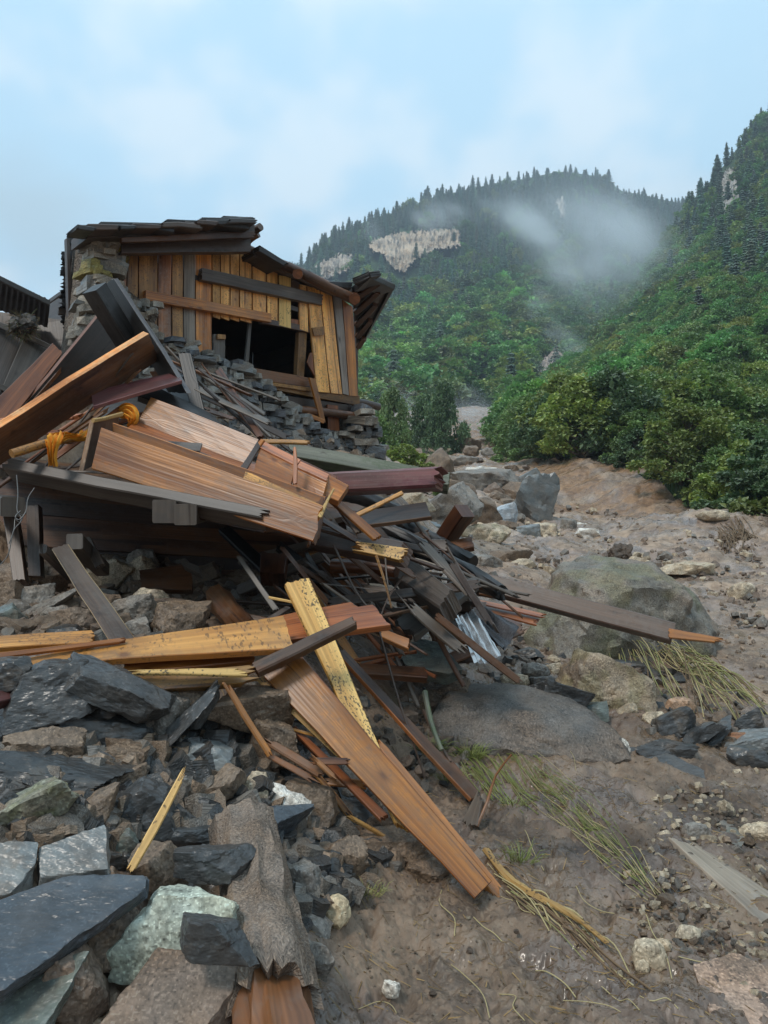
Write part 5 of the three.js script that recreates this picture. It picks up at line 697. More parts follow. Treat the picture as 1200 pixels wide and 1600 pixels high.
// splintered boards all through the heap
{
  const R = rng(505), zone = (n, P, d0, d1, ang, len, label, group, mats) => { const xs = P.map((p) => p[0]), ys = P.map((p) => p[1]); for (let i = 0; i < n;) { const x = lerp(Math.min(...xs), Math.max(...xs), R()), y = lerp(Math.min(...ys), Math.max(...ys), R()); if (!inPoly(x, y, P)) continue; i++; const d = lerp(d0, d1, R()), a = ang[0] + (R() - 0.5) * ang[1], L = len * (0.4 + R()), A = at(x, y, d), dir = V3(Math.cos(a), Math.sin(a), (R() - 0.5) * 0.9).normalize(), B = A.clone().addScaledVector(dir, L), w = 0.015 + 0.075 * R() ** 2; A.addScaledVector(dir, -L * 0.6); top(beamMesh(A, B, w, 0.008 + 0.02 * R(), V3((R() - 0.5), 0.4 + R(), 0.8), mats[R() * mats.length | 0], { tint: 0.75 + 0.5 * R(), broken: [0.02 + 0.05 * R(), 0.02 + 0.07 * R()], warp: 0.02 }), 'broken_lath', label, 'lath', group); } };
  zone(34, [[470, 800], [560, 780], [700, 860], [760, 920], [700, 960], [600, 960], [480, 900]], 5.2, 6.6, [-0.5, 1.3], 0.5, 'splintered lath in the heap right of the chest', 'laths right of the chest', ['umber', 'grey', 'brown', 'umber', 'amber', 'black']);
  zone(18, [[30, 640], [150, 640], [180, 700], [140, 740], [0, 740]], 5.3, 6.2, [0.3, 1.2], 0.5, 'splintered lath under the wide plank', 'laths under the wide plank', ['brown', 'umber', 'grey', 'red']);
  zone(16, [[250, 570], [340, 580], [420, 660], [330, 650], [230, 610]], 6.2, 7.2, [-0.7, 1.0], 0.45, 'splintered lath at the foot of the stepped stone wall', 'laths by the stone wall', ['umber', 'grey', 'brown']);
  zone(16, [[560, 960], [680, 950], [760, 1010], [660, 1040], [570, 1060]], 5.0, 5.8, [-0.4, 1.5], 0.35, 'splintered lath in front of the broad muddy plank', 'laths by the broad plank', ['umber', 'grey', 'brown', 'red']);
  zone(14, [[380, 900], [540, 900], [560, 960], [400, 990]], 4.9, 5.8, [-0.6, 1.4], 0.35, 'splintered lath behind the crossing planks', 'laths behind the crossing planks', ['umber', 'grey', 'brown', 'amber']);
  zone(12, [[300, 1090], [480, 1120], [640, 1300], [560, 1300], [420, 1200]], 3.6, 4.1, [-0.5, 1.6], 0.16, 'wood splinter among the stones below the planks', 'splinters among the stones', ['amber', 'brown', 'pale', 'orange']);
}
// fill of the heap: short dark timbers in the shade, one by one
{
  const R = rng(404), spots = [[470, 880], [500, 905], [520, 930], [545, 870], [560, 910], [585, 925], [600, 900], [470, 930], [640, 940], [505, 960], [610, 960], [540, 960], [450, 860], [560, 850], [650, 910], [430, 900], [580, 975], [660, 960], [520, 990], [395, 870], [480, 850], [610, 855]];
  const words = ['below the chest corner', 'below the crumbling beam end', 'behind the yellow plank', 'in the hollow right of the yellow plank', 'under the squared grey beam', 'left of the broad muddy plank'];
  spots.forEach(([x, y], i) => { const d = 6.2 + 0.7 * R(), a = (R() - 0.35) * 1.4, L = 0.35 + 0.45 * R(), A = at(x, y, d), B = A.clone().add(V3(Math.cos(a) * L, -Math.sin(a) * L * 0.8, (R() - 0.2) * L)), w = 0.04 + 0.09 * R(); A.sub(B.clone().sub(A).multiplyScalar(0.6)); top(beamMesh(A, B, w, w * (0.3 + 0.6 * R()), V3(R() - 0.5, 0.6, 1), ['umber', 'black', 'umber', 'brown', 'grey'][R() * 5 | 0], { tint: 0.7 + 0.5 * R(), broken: [0.03, 0.05] }), 'broken_timber', 'short dark broken timber in the shade of the heap', 'timber', 'broken timbers in the heap'); });
  // thin sticks and rods
  const rod = (label, pts, r, mat, tint = 1) => log('thin_stick', label, mat, pts, [r, r * 0.7], { sides: 6, tint, seed: Math.round(pts[0][0]), rough: 0.15 }, 'stick');
  rod('thin twig hanging from the crumbling beam end', [[588, 868, 4.9], [600, 905, 4.85], [612, 950, 4.8]], 0.009, 'amber', 0.55); rod('second thin twig below the crumbling beam end', [[602, 872, 4.95], [604, 900, 4.9], [608, 925, 4.85]], 0.006, 'grey', 0.8);
  rod('long thin rod leaning between the planks', [[592, 985, 4.7], [625, 1100, 4.6], [664, 1215, 4.5]], 0.008, 'umber', 1.4); rod('thin twig arching in the hollow', [[520, 850, 5.2], [560, 930, 5.0], [585, 960, 4.9]], 0.008, 'umber', 1.6); rod('bent twig under the barked log', [[630, 900, 5.2], [606, 935, 5.1], [596, 960, 5.0]], 0.008, 'umber', 1.4); rod('straight twig beside the squared grey beam', [[618, 925, 5.2], [640, 950, 5.1], [650, 962, 5.05]], 0.007, 'grey', 0.7); rod('pale root across the hollow', [[500, 912, 5.2], [560, 918, 5.1], [610, 926, 5.0]], 0.004, 'grey', 0.9);
  rod('mossy stick leaning beside the brown rock', [[664, 1080, 5.0], [674, 1130, 4.85], [690, 1172, 4.7]], 0.018, 'mossy', 2.2); rod('thin root running down beside the mossy stick', [[662, 1110, 5.1], [680, 1150, 4.9], [704, 1190, 4.7]], 0.012, 'umber', 1.8);
}

// ---------------------------------------------------------------- stones, one by one
let stoneSeed = 1000;
function stone(label, tone, px, py, w, h, { d, rot = 0, rx = 0, ry, dz = 0.85, name = 'stone', group, sink = 0.25, ...o } = {}) {
  const s0 = stoneSeed++, R = rng(s0); d = d ?? hit(px, py + h * sink).d; const k = d / FPX, big = Math.max(w, h) * k, sl = TONE[tone][0] === 'slate';
  const m = rockMesh([w * k * 1.08, h * k * 1.08, Math.max(w * 0.7, h) * k * dz], tone, { seed: s0, detail: w > 120 ? 18 : w > 60 ? 12 : 8, rough: sl ? 0.028 : 0.045, layer: sl ? 0.05 : 0, cuts: sl ? 7 : 10, crease: sl ? 0.4 : 0.55, mud: 0.45, ...o });
  m.position.copy(at(px, py, d)); m.rotation.set(rx + (R() - 0.5) * 0.3, ry ?? (R() - 0.5) * 0.7, rot, 'ZXY'); return top(m, name, label, 'stone', group);
}
function slabStone(label, tone, poly, d, normal, th, o = {}) { // a flat stone: outline, depth of its middle, the way its upper face looks
  const N = V3(...normal).normalize(), mx = poly.reduce((a, p) => a + p[0], 0) / poly.length, my = poly.reduce((a, p) => a + p[1], 0) / poly.length, C = at(mx, my, d ?? hit(mx, my).d), X = V3(1, 0, 0).addScaledVector(N, -N.x).normalize(), Z = X.clone().cross(N), P = poly.map(([x, y]) => { const r = ray(x, y), t = C.clone().sub(EYE).dot(N) / r.dot(N), p = EYE.clone().addScaledVector(r, t).sub(C); return [p.dot(X), p.dot(Z)]; });
  const sx = Math.max(...P.map((p) => Math.abs(p[0]))) * 2, sz = Math.max(...P.map((p) => Math.abs(p[1]))) * 2, s0 = stoneSeed++;
  const m = rockMesh([sx, th, sz], tone, { seed: s0, detail: 18, rough: 0.018, crease: 0.4, mud: 0.3, ...o, poly: P.map(([a, b]) => [a / sx, b / sz]) });
  m.position.copy(C).addScaledVector(N, -th / 2); m.quaternion.setFromRotationMatrix(new THREE.Matrix4().makeBasis(X, N, Z)); return top(m, o.name ?? 'stone_slab', label, 'stone');
}
const S = stone;
// the foreground at the lower left
slabStone('large blue grey slate slab at the lower left', 'blue', [[-60, 1420], [0, 1398], [60, 1360], [232, 1360], [226, 1388], [150, 1442], [0, 1548], [-60, 1570]], 2.32, [0.02, 0.92, 0.42], 0.06, { mud: 0.12, rough: 0.02 });
slabStone('pale green grey slab under the large slate slab', 'greenslate', [[-40, 1560], [60, 1510], [132, 1488], [62, 1612], [-40, 1640]], 2.2, [-0.25, 0.8, 0.55], 0.05, { mud: 0.3 });
slabStone('tilted grey green slab behind the large slate slab', 'bluegrey', [[56, 1328], [166, 1290], [169, 1360], [124, 1370], [58, 1378]], 2.62, [0.1, 0.75, 0.65], 0.07, { mud: 0.35 });
slabStone('grey slab cut by the left edge above the large slate slab', 'bluegrey', [[-40, 1316], [57, 1316], [50, 1362], [22, 1396], [-40, 1410]], 2.55, [0.15, 0.8, 0.6], 0.08, { mud: 0.5 });
slabStone('muddy slab below the pale green stone at the bottom', 'mud', [[150, 1620], [252, 1478], [384, 1484], [372, 1552], [320, 1620]], 2.28, [0.05, 0.88, 0.45], 0.09, { mud: 0.4 });
S('pale green stone beside the muddy log', 'pale', 283, 1442, 160, 100, { rot: 0.12, d: 2.5, mud: 0.2, rough: 0.03 });
S('dark angular block resting on the muddy slab', 'slate', 328, 1468, 88, 64, { d: 2.28, mud: 0.1, rot: 0.1 });
S('flat dark oval slate on the muddy log', 'slate', 326, 1350, 104, 48, { rot: 0.12, mud: 0.08, d: 2.72 }); S('dark wedge stone above the flat oval slate', 'dark', 306, 1310, 84, 40, { rot: 0.05, mud: 0.1 });
S('brown cone shaped stone below the yellow splinter', 'brown', 250, 1372, 58, 90, { rot: 0.25 }); S('brown stone wedged behind the pale green stone', 'brown', 178, 1462, 84, 96, { d: 2.5 }); S('dark brown stone in the gap under the large slate slab', 'mud', 112, 1545, 86, 110, { d: 2.3 });
S('upright dark slate block left of the yellow splinter', 'slate', 222, 1266, 74, 80, { rot: 0.35, mud: 0.05 }); S('small streaked green stone below the upright block', 'greenslate', 190, 1320, 52, 36, { rot: 0.2 }); S('small dark stone next to the streaked green stone', 'dark', 174, 1348, 36, 26); S('tiny dark chip beside the yellow splinter', 'dark', 200, 1345, 22, 24);
S('long mossy brown stone at the left edge', 'moss', 46, 1267, 120, 58, { rot: 0.34, moss: 0.4 }); S('brown stone right of the long mossy stone', 'brown', 138, 1270, 74, 42, { rot: 0.2 }); S('long layered dark stone above the mossy stone', 'dark', 76, 1216, 138, 44, { rot: -0.22, layer: 0.12, mud: 0.35 });
S('brown stone under the middle slate', 'brown', 148, 1206, 64, 42); S('rounded brown stone in the left rubble', 'brown', 187, 1188, 70, 46); S('tilted brown stone above the upright block', 'brown', 190, 1222, 64, 32, { rot: 0.4 });
S('grainy brown boulder in the left rubble', 'brown', 86, 1170, 94, 66, { mud: 0.2 }); S('broad dark slate in the middle of the left rubble', 'slate', 170, 1146, 118, 54, { rot: -0.05, mud: 0.3 }); S('grey slate leaning on the grainy boulder', 'slate', 108, 1142, 80, 34, { rot: -0.5 }); S('long black slate at the left edge', 'dark', 32, 1142, 104, 34, { rot: 0.1, mud: 0.05 });
S('big dark slate block under the long plank', 'slate', 84, 1076, 122, 84, { rot: 0.08, mud: 0.1, d: 3.55 }); S('long dark slate with a pale stripe', 'slate', 190, 1082, 150, 58, { rot: -0.48, mud: 0.15, d: 3.6 }); S('dark slate between the big block and the striped one', 'dark', 150, 1096, 76, 50, { d: 3.62 }); S('dark slate at the left edge below the pale plank', 'dark', 12, 1058, 60, 50, { d: 3.5 }); S('small dark stone at the left edge', 'dark', 12, 1116, 36, 24);
plank('plank_stub', 'short dark plank end between the slates at the left', 'plank', 'plum', 0.06, [[-30, 1084, 3.35], [-30, 1102, 3.3], [42, 1086, 3.5], [40, 1072, 3.55]], { tint: 0.8 });
S('grey upright stone below the rotten beam', 'grey', 258, 1128, 62, 92, { rot: -0.6 }); S('thin dark slate leaning right of the grey upright stone', 'slate', 297, 1118, 100, 18, { rot: 0.78, d: 3.7, mud: 0 }); S('second thin slate leaning beside the first', 'slate', 316, 1108, 66, 28, { rot: 0.95, d: 3.75, mud: 0.1 }); S('small brown stone on top of the leaning slates', 'brown', 300, 1094, 36, 30, { d: 3.8 });
S('bluish angular stone in the middle rubble', 'bluegrey', 322, 1188, 88, 52, { rot: -0.15, mud: 0.25 }); S('brown block with a hollow top', 'brown', 406, 1106, 96, 58, { rot: -0.1, d: 3.95 }); S('tall brown stone under the hollow topped block', 'brown', 426, 1164, 66, 76, { d: 3.9 });
S('crumbly rotten stump among the stones', 'tan', 366, 1132, 48, 58, { rough: 0.13, mud: 0.7, mudC: [0.2, 0.09, 0.04] }); S('small brown stone below the batten', 'brown', 447, 1214, 56, 34); S('grey stone under the batten', 'grey', 500, 1206, 80, 48); S('flat brown stone right of the batten foot', 'brown', 525, 1242, 70, 32); S('dark slate by the foot of the yellow plank', 'slate', 544, 1277, 78, 44, { mud: 0.15 });
S('pale quartz stone in the rubble', 'white', 444, 1262, 76, 50, { rot: -0.3, mud: 0.4 }); S('large rounded brown stone beside the pale quartz', 'brown', 486, 1268, 74, 84, { rot: -0.2 }); S('bluish wedge slate above the muddy log', 'blue', 395, 1287, 112, 42, { rot: 0.22, mud: 0.05 }); S('narrow brown stone left of the quartz', 'brown', 355, 1232, 34, 64, { rot: -0.5 }); S('speckled stone above the bluish wedge', 'tan', 397, 1240, 40, 44); S('dark flat stone under the bluish angular stone', 'dark', 312, 1224, 72, 30, { rot: -0.3 });
S('brown stone leaning on the big plank foot', 'brown', 598, 1298, 64, 52); S('wide brown stone under the big plank', 'brown', 604, 1326, 120, 50); S('flat brown stone at the big plank end', 'brown', 668, 1360, 72, 30); S('tall brown stone half sunk in mud', 'brown', 540, 1347, 52, 68); S('broken grey stone right of the muddy log', 'grey', 476, 1384, 56, 62, { mud: 0.5 }); S('small pale stone by the quartz', 'tan', 479, 1332, 34, 22); S('yellow rounded cobble on the mud', 'tan', 525, 1423, 40, 48, { round: 0.65, mud: 0.1, tone: [0.42, 0.36, 0.25] }); S('thin grey slab leaning beside the yellow cobble', 'grey', 482, 1424, 80, 20, { rot: -0.6, d: 3.05 }); S('white tipped stone sunk beside the log', 'grey', 490, 1505, 58, 62, { rot: -0.3 }); S('pale stone at the foot of the muddy log', 'grey', 473, 1556, 30, 52);
// stones in the cavity
for (const [l, t, x, y, w, h, r] of [['dark rounded stone at the cavity mouth', 'brown', 64, 910, 70, 54, 0.3], ['speckled grey stone at the cavity mouth', 'grey', 58, 935, 50, 36, 0], ['long narrow stone slanting at the cavity mouth', 'grey', 70, 950, 86, 18, 0.55], ['flat grey stone under the narrow stone', 'grey', 84, 962, 44, 24, 0.2], ['pale wedge stone right of the diagonal plank', 'tan', 165, 905, 72, 40, 0.25], ['blocky pale stone tilted in the cavity', 'tan', 208, 900, 78, 38, 0.65], ['grey stone behind the tilted blocky one', 'grey', 222, 884, 54, 50, 0], ['rough tan stone in the cavity', 'tan', 234, 938, 58, 32, 0.1], ['layered grey stone beside the diagonal plank', 'grey', 205, 956, 80, 42, 0.1], ['small tan stone below the rough one', 'tan', 256, 960, 46, 36, 0], ['large brown stone right of the small tan one', 'brown', 278, 978, 74, 62, 0], ['green grey stone at the left edge above the pale plank', 'greenslate', 15, 968, 52, 36, 0.15], ['dark stone at the left edge', 'brown', 8, 940, 46, 48, 0], ['brown stone at the left edge in the shade', 'brown', 12, 905, 54, 44, 0], ['grey stone in front of the diagonal plank', 'grey', 212, 986, 42, 34, 0], ['brown stone left of the diagonal plank', 'brown', 120, 968, 56, 34, 0.1], ['dark flat stone left of the diagonal plank', 'dark', 104, 990, 60, 22, 0.05], ['round brown stone back in the cavity', 'brown', 172, 880, 40, 26, 0]]) S(l, t, x, y, w, h, { rot: r, mud: 0.5 });
// around the foot of the pile at the right
slabStone('grey slate slab under the corrugated sheet', 'greenslate', [[622, 1008], [650, 998], [690, 1006], [722, 1044], [700, 1052], [640, 1040]], 5.55, [0.0, 0.8, 0.6], 0.12, { mud: 0.4 });
S('brown veined stone beside the mossy stick', 'brown', 695, 1095, 72, 48, { layer: 0.05 }); S('long brown stone under the veined one', 'brown', 716, 1128, 76, 26, { rot: 0.08 }); S('squared slate bar lying by the muddy boulder', 'slate', 744, 1143, 84, 22, { rot: 0.2, cuts: 2, mud: 0.3 });
S('muddy flat boulder sunk in the slope', 'mud', 822, 1160, 290, 135, { name: 'boulder', dz: 1.1, round: 0.6, mud: 0.8, rough: 0.03, cuts: 7, rot: -0.1, rx: 0.35, d: 5.5, tone: [0.10, 0.09, 0.08], mudC: [0.14, 0.112, 0.09] });
S('tan boulder behind the muddy flat one', 'tan', 946, 1090, 142, 100, { name: 'boulder', d: 6.1, mud: 0.85, moss: 0.3, tone: [0.27, 0.22, 0.16], round: 0.25, rot: -0.2 });
S('huge mossy grey boulder under the long beam', 'grey', 985, 996, 300, 205, { name: 'boulder', d: 8.3, mud: 0.8, mudC: [0.2, 0.163, 0.13], tone: [0.15, 0.14, 0.12], moss: 0.35, rough: 0.04, round: 0.32, rot: -0.16, detail: 26, ry: 0.3, cuts: 9 });
slabStone('long dark slate tilted on the mud at the right', 'slate', [[970, 1162], [1012, 1166], [1098, 1206], [1102, 1232], [1076, 1228], [1000, 1192]], null, [-0.15, 0.9, 0.4], 0.035, { mud: 0.15 });
S('flat slate behind the long dark slate', 'slate', 1040, 1170, 78, 22, { rot: -0.05 }); S('white layered stone left of the flat slate', 'white', 962, 1168, 42, 26, { rot: -0.3 }); S('dark slate lump above the flat slate', 'slate', 1054, 1133, 66, 42, { rot: 0.25 }); S('leaning slate right of the dark lump', 'slate', 1088, 1150, 68, 22, { rot: 0.5 }); S('narrow slate leaning on its neighbour', 'slate', 1114, 1150, 58, 15, { rot: 0.72 }); S('slate block near the right edge', 'slate', 1171, 1134, 42, 28, { rot: 0.4 }); S('pyramid shaped slate at the right edge', 'slate', 1168, 1187, 50, 34, { rot: 0.1 }); S('broad wet slate at the right edge', 'bluegrey', 1175, 1160, 90, 26, { rot: 0.3 });
S('tan stone above the white layered one', 'tan', 1022, 1126, 38, 24); S('rusty tan stone by the dry reeds', 'tan', 1064, 1105, 40, 28, { rot: -0.5, tone: [0.4, 0.26, 0.17] }); S('black slate slab on the tan boulder', 'dark', 874, 1086, 84, 32, { rot: -0.25, d: 5.75 }); S('small grey slate left of the black slab', 'slate', 846, 1070, 34, 24); S('flat slate on the mud above the tan boulder', 'slate', 980, 1040, 62, 14, { rot: -0.05 }); S('greenish slate chips right of the muddy boulder', 'greenslate', 930, 1114, 40, 30);
S('flat tan pebble stone below the corrugated sheet', 'tan', 802, 1064, 44, 22, { round: 0.6 }); S('round grey stone near the black slab', 'grey', 838, 1050, 42, 24, { round: 0.6 }); S('little dark cobble below the tan pebble', 'dark', 820, 1084, 20, 12, { round: 0.7 }); S('tan stone above the flat pebble', 'tan', 866, 1046, 30, 18); S('slate flake right of the curled metal', 'slate', 858, 984, 40, 14); S('dark slate under the curled metal', 'dark', 826, 1022, 38, 18); S('pale slate by the pinkish laths', 'bluegrey', 836, 970, 42, 14);
// on the mud flow
S('long tan slab on the mud flow', 'tan', 1078, 889, 84, 20, { rot: 0.06, name: 'boulder' }); S('grey stone with a dark face on the mud flow', 'grey', 932, 878, 32, 22, { rot: -0.3 }); S('tan broken stone beside the dark clod', 'tan', 1000, 884, 36, 24, { rot: -0.4 }); S('dark earth clod on the mud flow', 'mud', 968, 868, 32, 32, { rough: 0.12, tone: [0.07, 0.05, 0.035], mud: 0.2 }); S('round stone near the right edge of the mud flow', 'tan', 1160, 925, 38, 28, { round: 0.6 }); S('brown stone left on the mud flow', 'brown', 792, 870, 56, 24); S('grey stone by the squared post', 'grey', 762, 880, 40, 24); S('pale stone at the edge of the charred log', 'tan', 812, 884, 40, 18); S('buried pale stone at the mud crest', 'tan', 1118, 806, 44, 16, { round: 0.5 }); S('dark stone on the crest of the mud', 'dark', 1034, 818, 14, 10);
// boulders in the gully
const G = (l, t, x, y, w, h, d, r = 0, o = {}) => S(l, t, x, y, w, h, { d: y > 742 && x > 690 ? undefined : d, sink: 0.35, rot: r, name: 'boulder', mud: 0.35, ...o });
G('large tilted grey boulder behind the squared post', 'grey', 694, 806, 104, 56, 13.5, 0.5, { cuts: 4 }); G('squared pale stone block left of the gully', 'tan', 757, 836, 72, 30, 14.5, 0.02, { round: 0.3, moss: 0.3 }); G('broad dark boulder across the gully', 'grey', 764, 760, 88, 46, 33, 0, { mud: 0.6 }); G('blue grey boulder with white veins', 'bluegrey', 838, 786, 56, 78, 27, -0.2, { layer: 0.1 }); G('striped pale blue boulder in the gully', 'bluegrey', 787, 808, 46, 36, 25, 0.1, { tone: [0.4, 0.43, 0.45], layer: 0.1 }); G('brown boulder between the veined ones', 'brown', 806, 774, 42, 38, 30); G('brown boulder below the broad dark one', 'brown', 750, 800, 54, 40, 26, 0, { mud: 0.6 }); G('pale flat boulder on top of the gully rocks', 'white', 750, 737, 46, 12, 38, 0.05); G('brown boulder beside the bright bush', 'brown', 684, 734, 48, 48, 33, 0.4); G('white stone on the mud below the bank', 'white', 905, 823, 30, 12, 20.5); G('second white stone below the bank', 'white', 918, 834, 36, 15, 19.5); G('grey stone left of the white stones', 'grey', 888, 824, 22, 24, 21); G('blue grey stone at the gully foot', 'bluegrey', 826, 832, 34, 20, 20); G('small boulder high in the gully', 'brown', 736, 706, 22, 16, 48); G('right boulder high in the gully', 'grey', 760, 706, 16, 12, 50); G('pale rock showing beside the gully tree', 'grey', 786, 680, 22, 18, 56); G('brown boulder left of the broad dark one', 'brown', 716, 770, 40, 34, 29); G('tan boulder under the painted beam', 'tan', 640, 790, 60, 34, 14, 0.1); G('pale stone under the tilted boulder', 'bluegrey', 660, 830, 60, 24, 13); G('blue slab leaning in the gully', 'bluegrey', 826, 752, 40, 26, 31, 0.6); G('tan boulder at the bank foot', 'tan', 848, 828, 40, 20, 22, 0, { mud: 0.7 }); G('brown boulder in the middle of the gully', 'brown', 780, 782, 34, 26, 28); G('grey boulder at the upper bend of the gully', 'grey', 728, 722, 36, 20, 42);
// rubble that nothing tells apart
{
  const R = rng(31337), mats = ['brown', 'slate', 'brown', 'grey', 'dark', 'brown', 'mud'], pool = {}; for (const t of ['brown', 'slate', 'grey', 'dark', 'mud', 'tan']) pool[t] = [0, 1, 2, 3, 4].map((i) => rockGeo([1, 0.62, 0.8], { seed: 600 + i + t.length * 13, detail: 6, tone: TONE[t][1], rough: 0.045, mud: 0.5, layer: TONE[t][0] === 'slate' ? 0.05 : 0, crease: 0.45 }));
  const fill = (n, P, min, max, label, group, kinds, lift = 0.1) => { const xs = P.map((p) => p[0]), ys = P.map((p) => p[1]), x0 = Math.min(...xs), x1 = Math.max(...xs), y0 = Math.min(...ys), y1 = Math.max(...ys); for (let i = 0, g = 0; i < n && g < 9000; g++) { const x = lerp(x0, x1, R()), y = lerp(y0, y1, R()); if (!inPoly(x, y, P)) continue; i++; const h = hit(x, y), t = kinds[R() * kinds.length | 0], s = lerp(min, max, R() ** 1.6) * h.d / FPX, m = new THREE.Mesh(pool[t][R() * 5 | 0], ROCK[TONE[t][0]]); m.position.copy(h.p); m.position.y += s * lift; m.rotation.set((R() - 0.5) * 1.1, R() * 6.28, (R() - 0.5) * 1.1); m.scale.setScalar(s); top(m, 'rubble_stone', label, 'stone', group); } };
  fill(115, [[-20, 1100], [250, 1110], [420, 1100], [560, 1270], [620, 1340], [470, 1420], [360, 1330], [280, 1300], [100, 1330], [-20, 1330]], 20, 48, 'broken stone filling the rubble below the planks', 'rubble below the planks', mats, 0.06);
  fill(40, [[-20, 890], [300, 880], [420, 960], [400, 1000], [-20, 1000]], 26, 56, 'broken stone in the shade of the cavity under the chest', 'rubble in the cavity', ['brown', 'grey', 'brown', 'mud'], 0.05);
  fill(24, [[550, 1060], [660, 1040], [700, 1080], [740, 1200], [640, 1230], [560, 1180]], 16, 40, 'small stone on the mud behind the planks', 'stones behind the planks', ['brown', 'mud', 'grey']);
  fill(26, [[740, 1000], [960, 1010], [1190, 1110], [1190, 1200], [1000, 1140], [900, 1050], [760, 1080]], 12, 34, 'small slate chip near the boulders', 'chips near the boulders', ['slate', 'brown', 'tan', 'grey']);
  fill(28, [[780, 850], [1195, 870], [1195, 1000], [1130, 960], [1000, 880], [800, 920]], 7, 22, 'small stone scattered on the mud flow', 'stones on the mud flow', ['tan', 'brown', 'grey']);
  fill(36, [[700, 700], [780, 690], [860, 790], [900, 830], [780, 850], [690, 800]], 12, 44, 'rock lodged among the gully boulders', 'rocks in the gully', ['brown', 'grey', 'tan', 'mud'], 0.1);
  fill(18, [[1080, 1230], [1200, 1220], [1200, 1500], [1080, 1520], [960, 1420], [1000, 1260]], 8, 26, 'pale pebble on the mud at the right', 'pebbles on the right mud', ['tan', 'grey', 'brown', 'tan'], 0.05);
  fill(10, [[560, 1400], [1000, 1280], [1080, 1560], [560, 1590]], 7, 18, 'small pebble pressed into the foreground mud', 'pebbles in the foreground mud', ['tan', 'brown', 'mud'], 0.0);
  // chips too many to count
  const shards = ['brown', 'slate', 'grey', 'dark', 'tan', 'mud'].map((t, i) => [shardGeo(800 + i, TONE[t][1], { flat: 0.8 }), ROCK[TONE[t][0]]]);
  const chips = (n, P, min, max, label, lift, kinds) => { const per = shards.map(() => []), xs = P.map((p) => p[0]), ys = P.map((p) => p[1]), x0 = Math.min(...xs), x1 = Math.max(...xs), y0 = Math.min(...ys), y1 = Math.max(...ys); for (let i = 0; i < n;) { const x = lerp(x0, x1, R()), y = lerp(y0, y1, R()); if (!inPoly(x, y, P)) continue; i++; const h = hit(x, y), s = lerp(min, max, R() ** 1.8) * h.d / FPX; per[kinds[R() * kinds.length | 0]].push(new THREE.Matrix4().compose(h.p.add(V3(0, s * lift, 0)), new THREE.Quaternion().setFromEuler(new THREE.Euler((R() - 0.5) * 1.6, R() * 6.3, (R() - 0.5) * 1.6)), V3(s, s * (0.3 + 0.4 * R()), s * (0.5 + 0.4 * R())))); } per.forEach((list, k) => { if (!list.length) return; const im = new THREE.InstancedMesh(shards[k][0], shards[k][1], list.length); list.forEach((m, i) => im.setMatrixAt(i, m)); top(im, 'stone_chips', label, 'rubble', null, 'stuff'); }); };
  chips(1500, [[-20, 1090], [250, 1110], [420, 1090], [560, 1260], [640, 1360], [470, 1460], [360, 1360], [280, 1310], [100, 1340], [-20, 1340]], 10, 52, 'small chips between the stones below the planks', 0.3, [0, 1, 2, 3]);
  chips(420, [[-20, 880], [320, 880], [440, 960], [420, 1010], [-20, 1010]], 9, 30, 'small chips between the stones in the cavity', 0.15, [0, 2, 5]);
  chips(500, [[540, 1050], [700, 1020], [860, 980], [1195, 1100], [1195, 1200], [1000, 1140], [900, 1060], [760, 1080], [740, 1210], [640, 1240], [560, 1190]], 5, 20, 'slate and stone chips around the boulders', 0.1, [0, 1, 2, 5, 5]);
  chips(700, [[960, 1420], [1020, 1240], [1200, 1200], [1200, 1560], [1090, 1540]], 4, 16, 'pebbles and chips on the mud at the right', 0.05, [0, 2, 4, 4, 5]);
  chips(600, [[690, 690], [770, 680], [870, 780], [1195, 850], [1195, 1000], [1130, 960], [1000, 870], [800, 930], [700, 840]], 4, 14, 'broken stone over the mud flow and the gully', 0.1, [2, 4, 5, 5]);
  chips(520, [[330, 640], [440, 660], [600, 700], [610, 770], [480, 750], [340, 700]], 10, 30, 'fallen stones at the foot of the dry stone base', 0.1, [0, 1, 2, 3]);
  // gravel that nobody could count
  const gv = rockGeo([1, 0.65, 0.8], { seed: 5, detail: 1, tone: [0.34, 0.275, 0.215], mud: 0.2, crease: 0.2 }), mk = (n, f, name, label, lo, hi) => { const im = new THREE.InstancedMesh(gv, ROCK.grain, n), mt = new THREE.Matrix4(), q = new THREE.Quaternion(), c = new THREE.Color(); for (let i = 0; i < n; i++) { const [x, z] = f(), s = lerp(lo, hi, R() ** 3), r = Math.hypot(x, z); q.setFromEuler(new THREE.Euler(R() * 6, R() * 6, R() * 6)); mt.compose(V3(x, groundH(x, z) + relief(x, z, r) + s * 0.1, z), q, V3(s, s, s)); im.setMatrixAt(i, mt); const w = 0.62 + 0.75 * R() ** 2, b = R(); c.setRGB(w, w * (0.93 + 0.08 * b), w * (0.85 + 0.2 * b)); im.setColorAt(i, c); } top(im, name, label, 'gravel', null, 'stuff'); };
  mk(15000, () => { const r = 1.9 + 8 * R() ** 1.6, a = -0.35 + 1.0 * R() ** 0.75; return [Math.sin(a) * r, -Math.cos(a) * r]; }, 'gravel', 'fine gravel and crumbs scattered over the near mud', 0.0025, 0.016);
  mk(3500, () => { const r = 7 + 17 * R(), a = -0.02 + 0.62 * R(); return [Math.sin(a) * r, -Math.cos(a) * r]; }, 'gravel', 'gravel and clods scattered over the mud flow', 0.012, 0.08);
}
slabStone('flat pinkish brown rock in the lower right corner', 'tan', [[1092, 1512], [1150, 1494], [1240, 1536], [1260, 1640], [1140, 1640]], null, [0, 0.97, 0.2], 0.1, { mud: 0.6, tone: [0.33, 0.23, 0.17] });
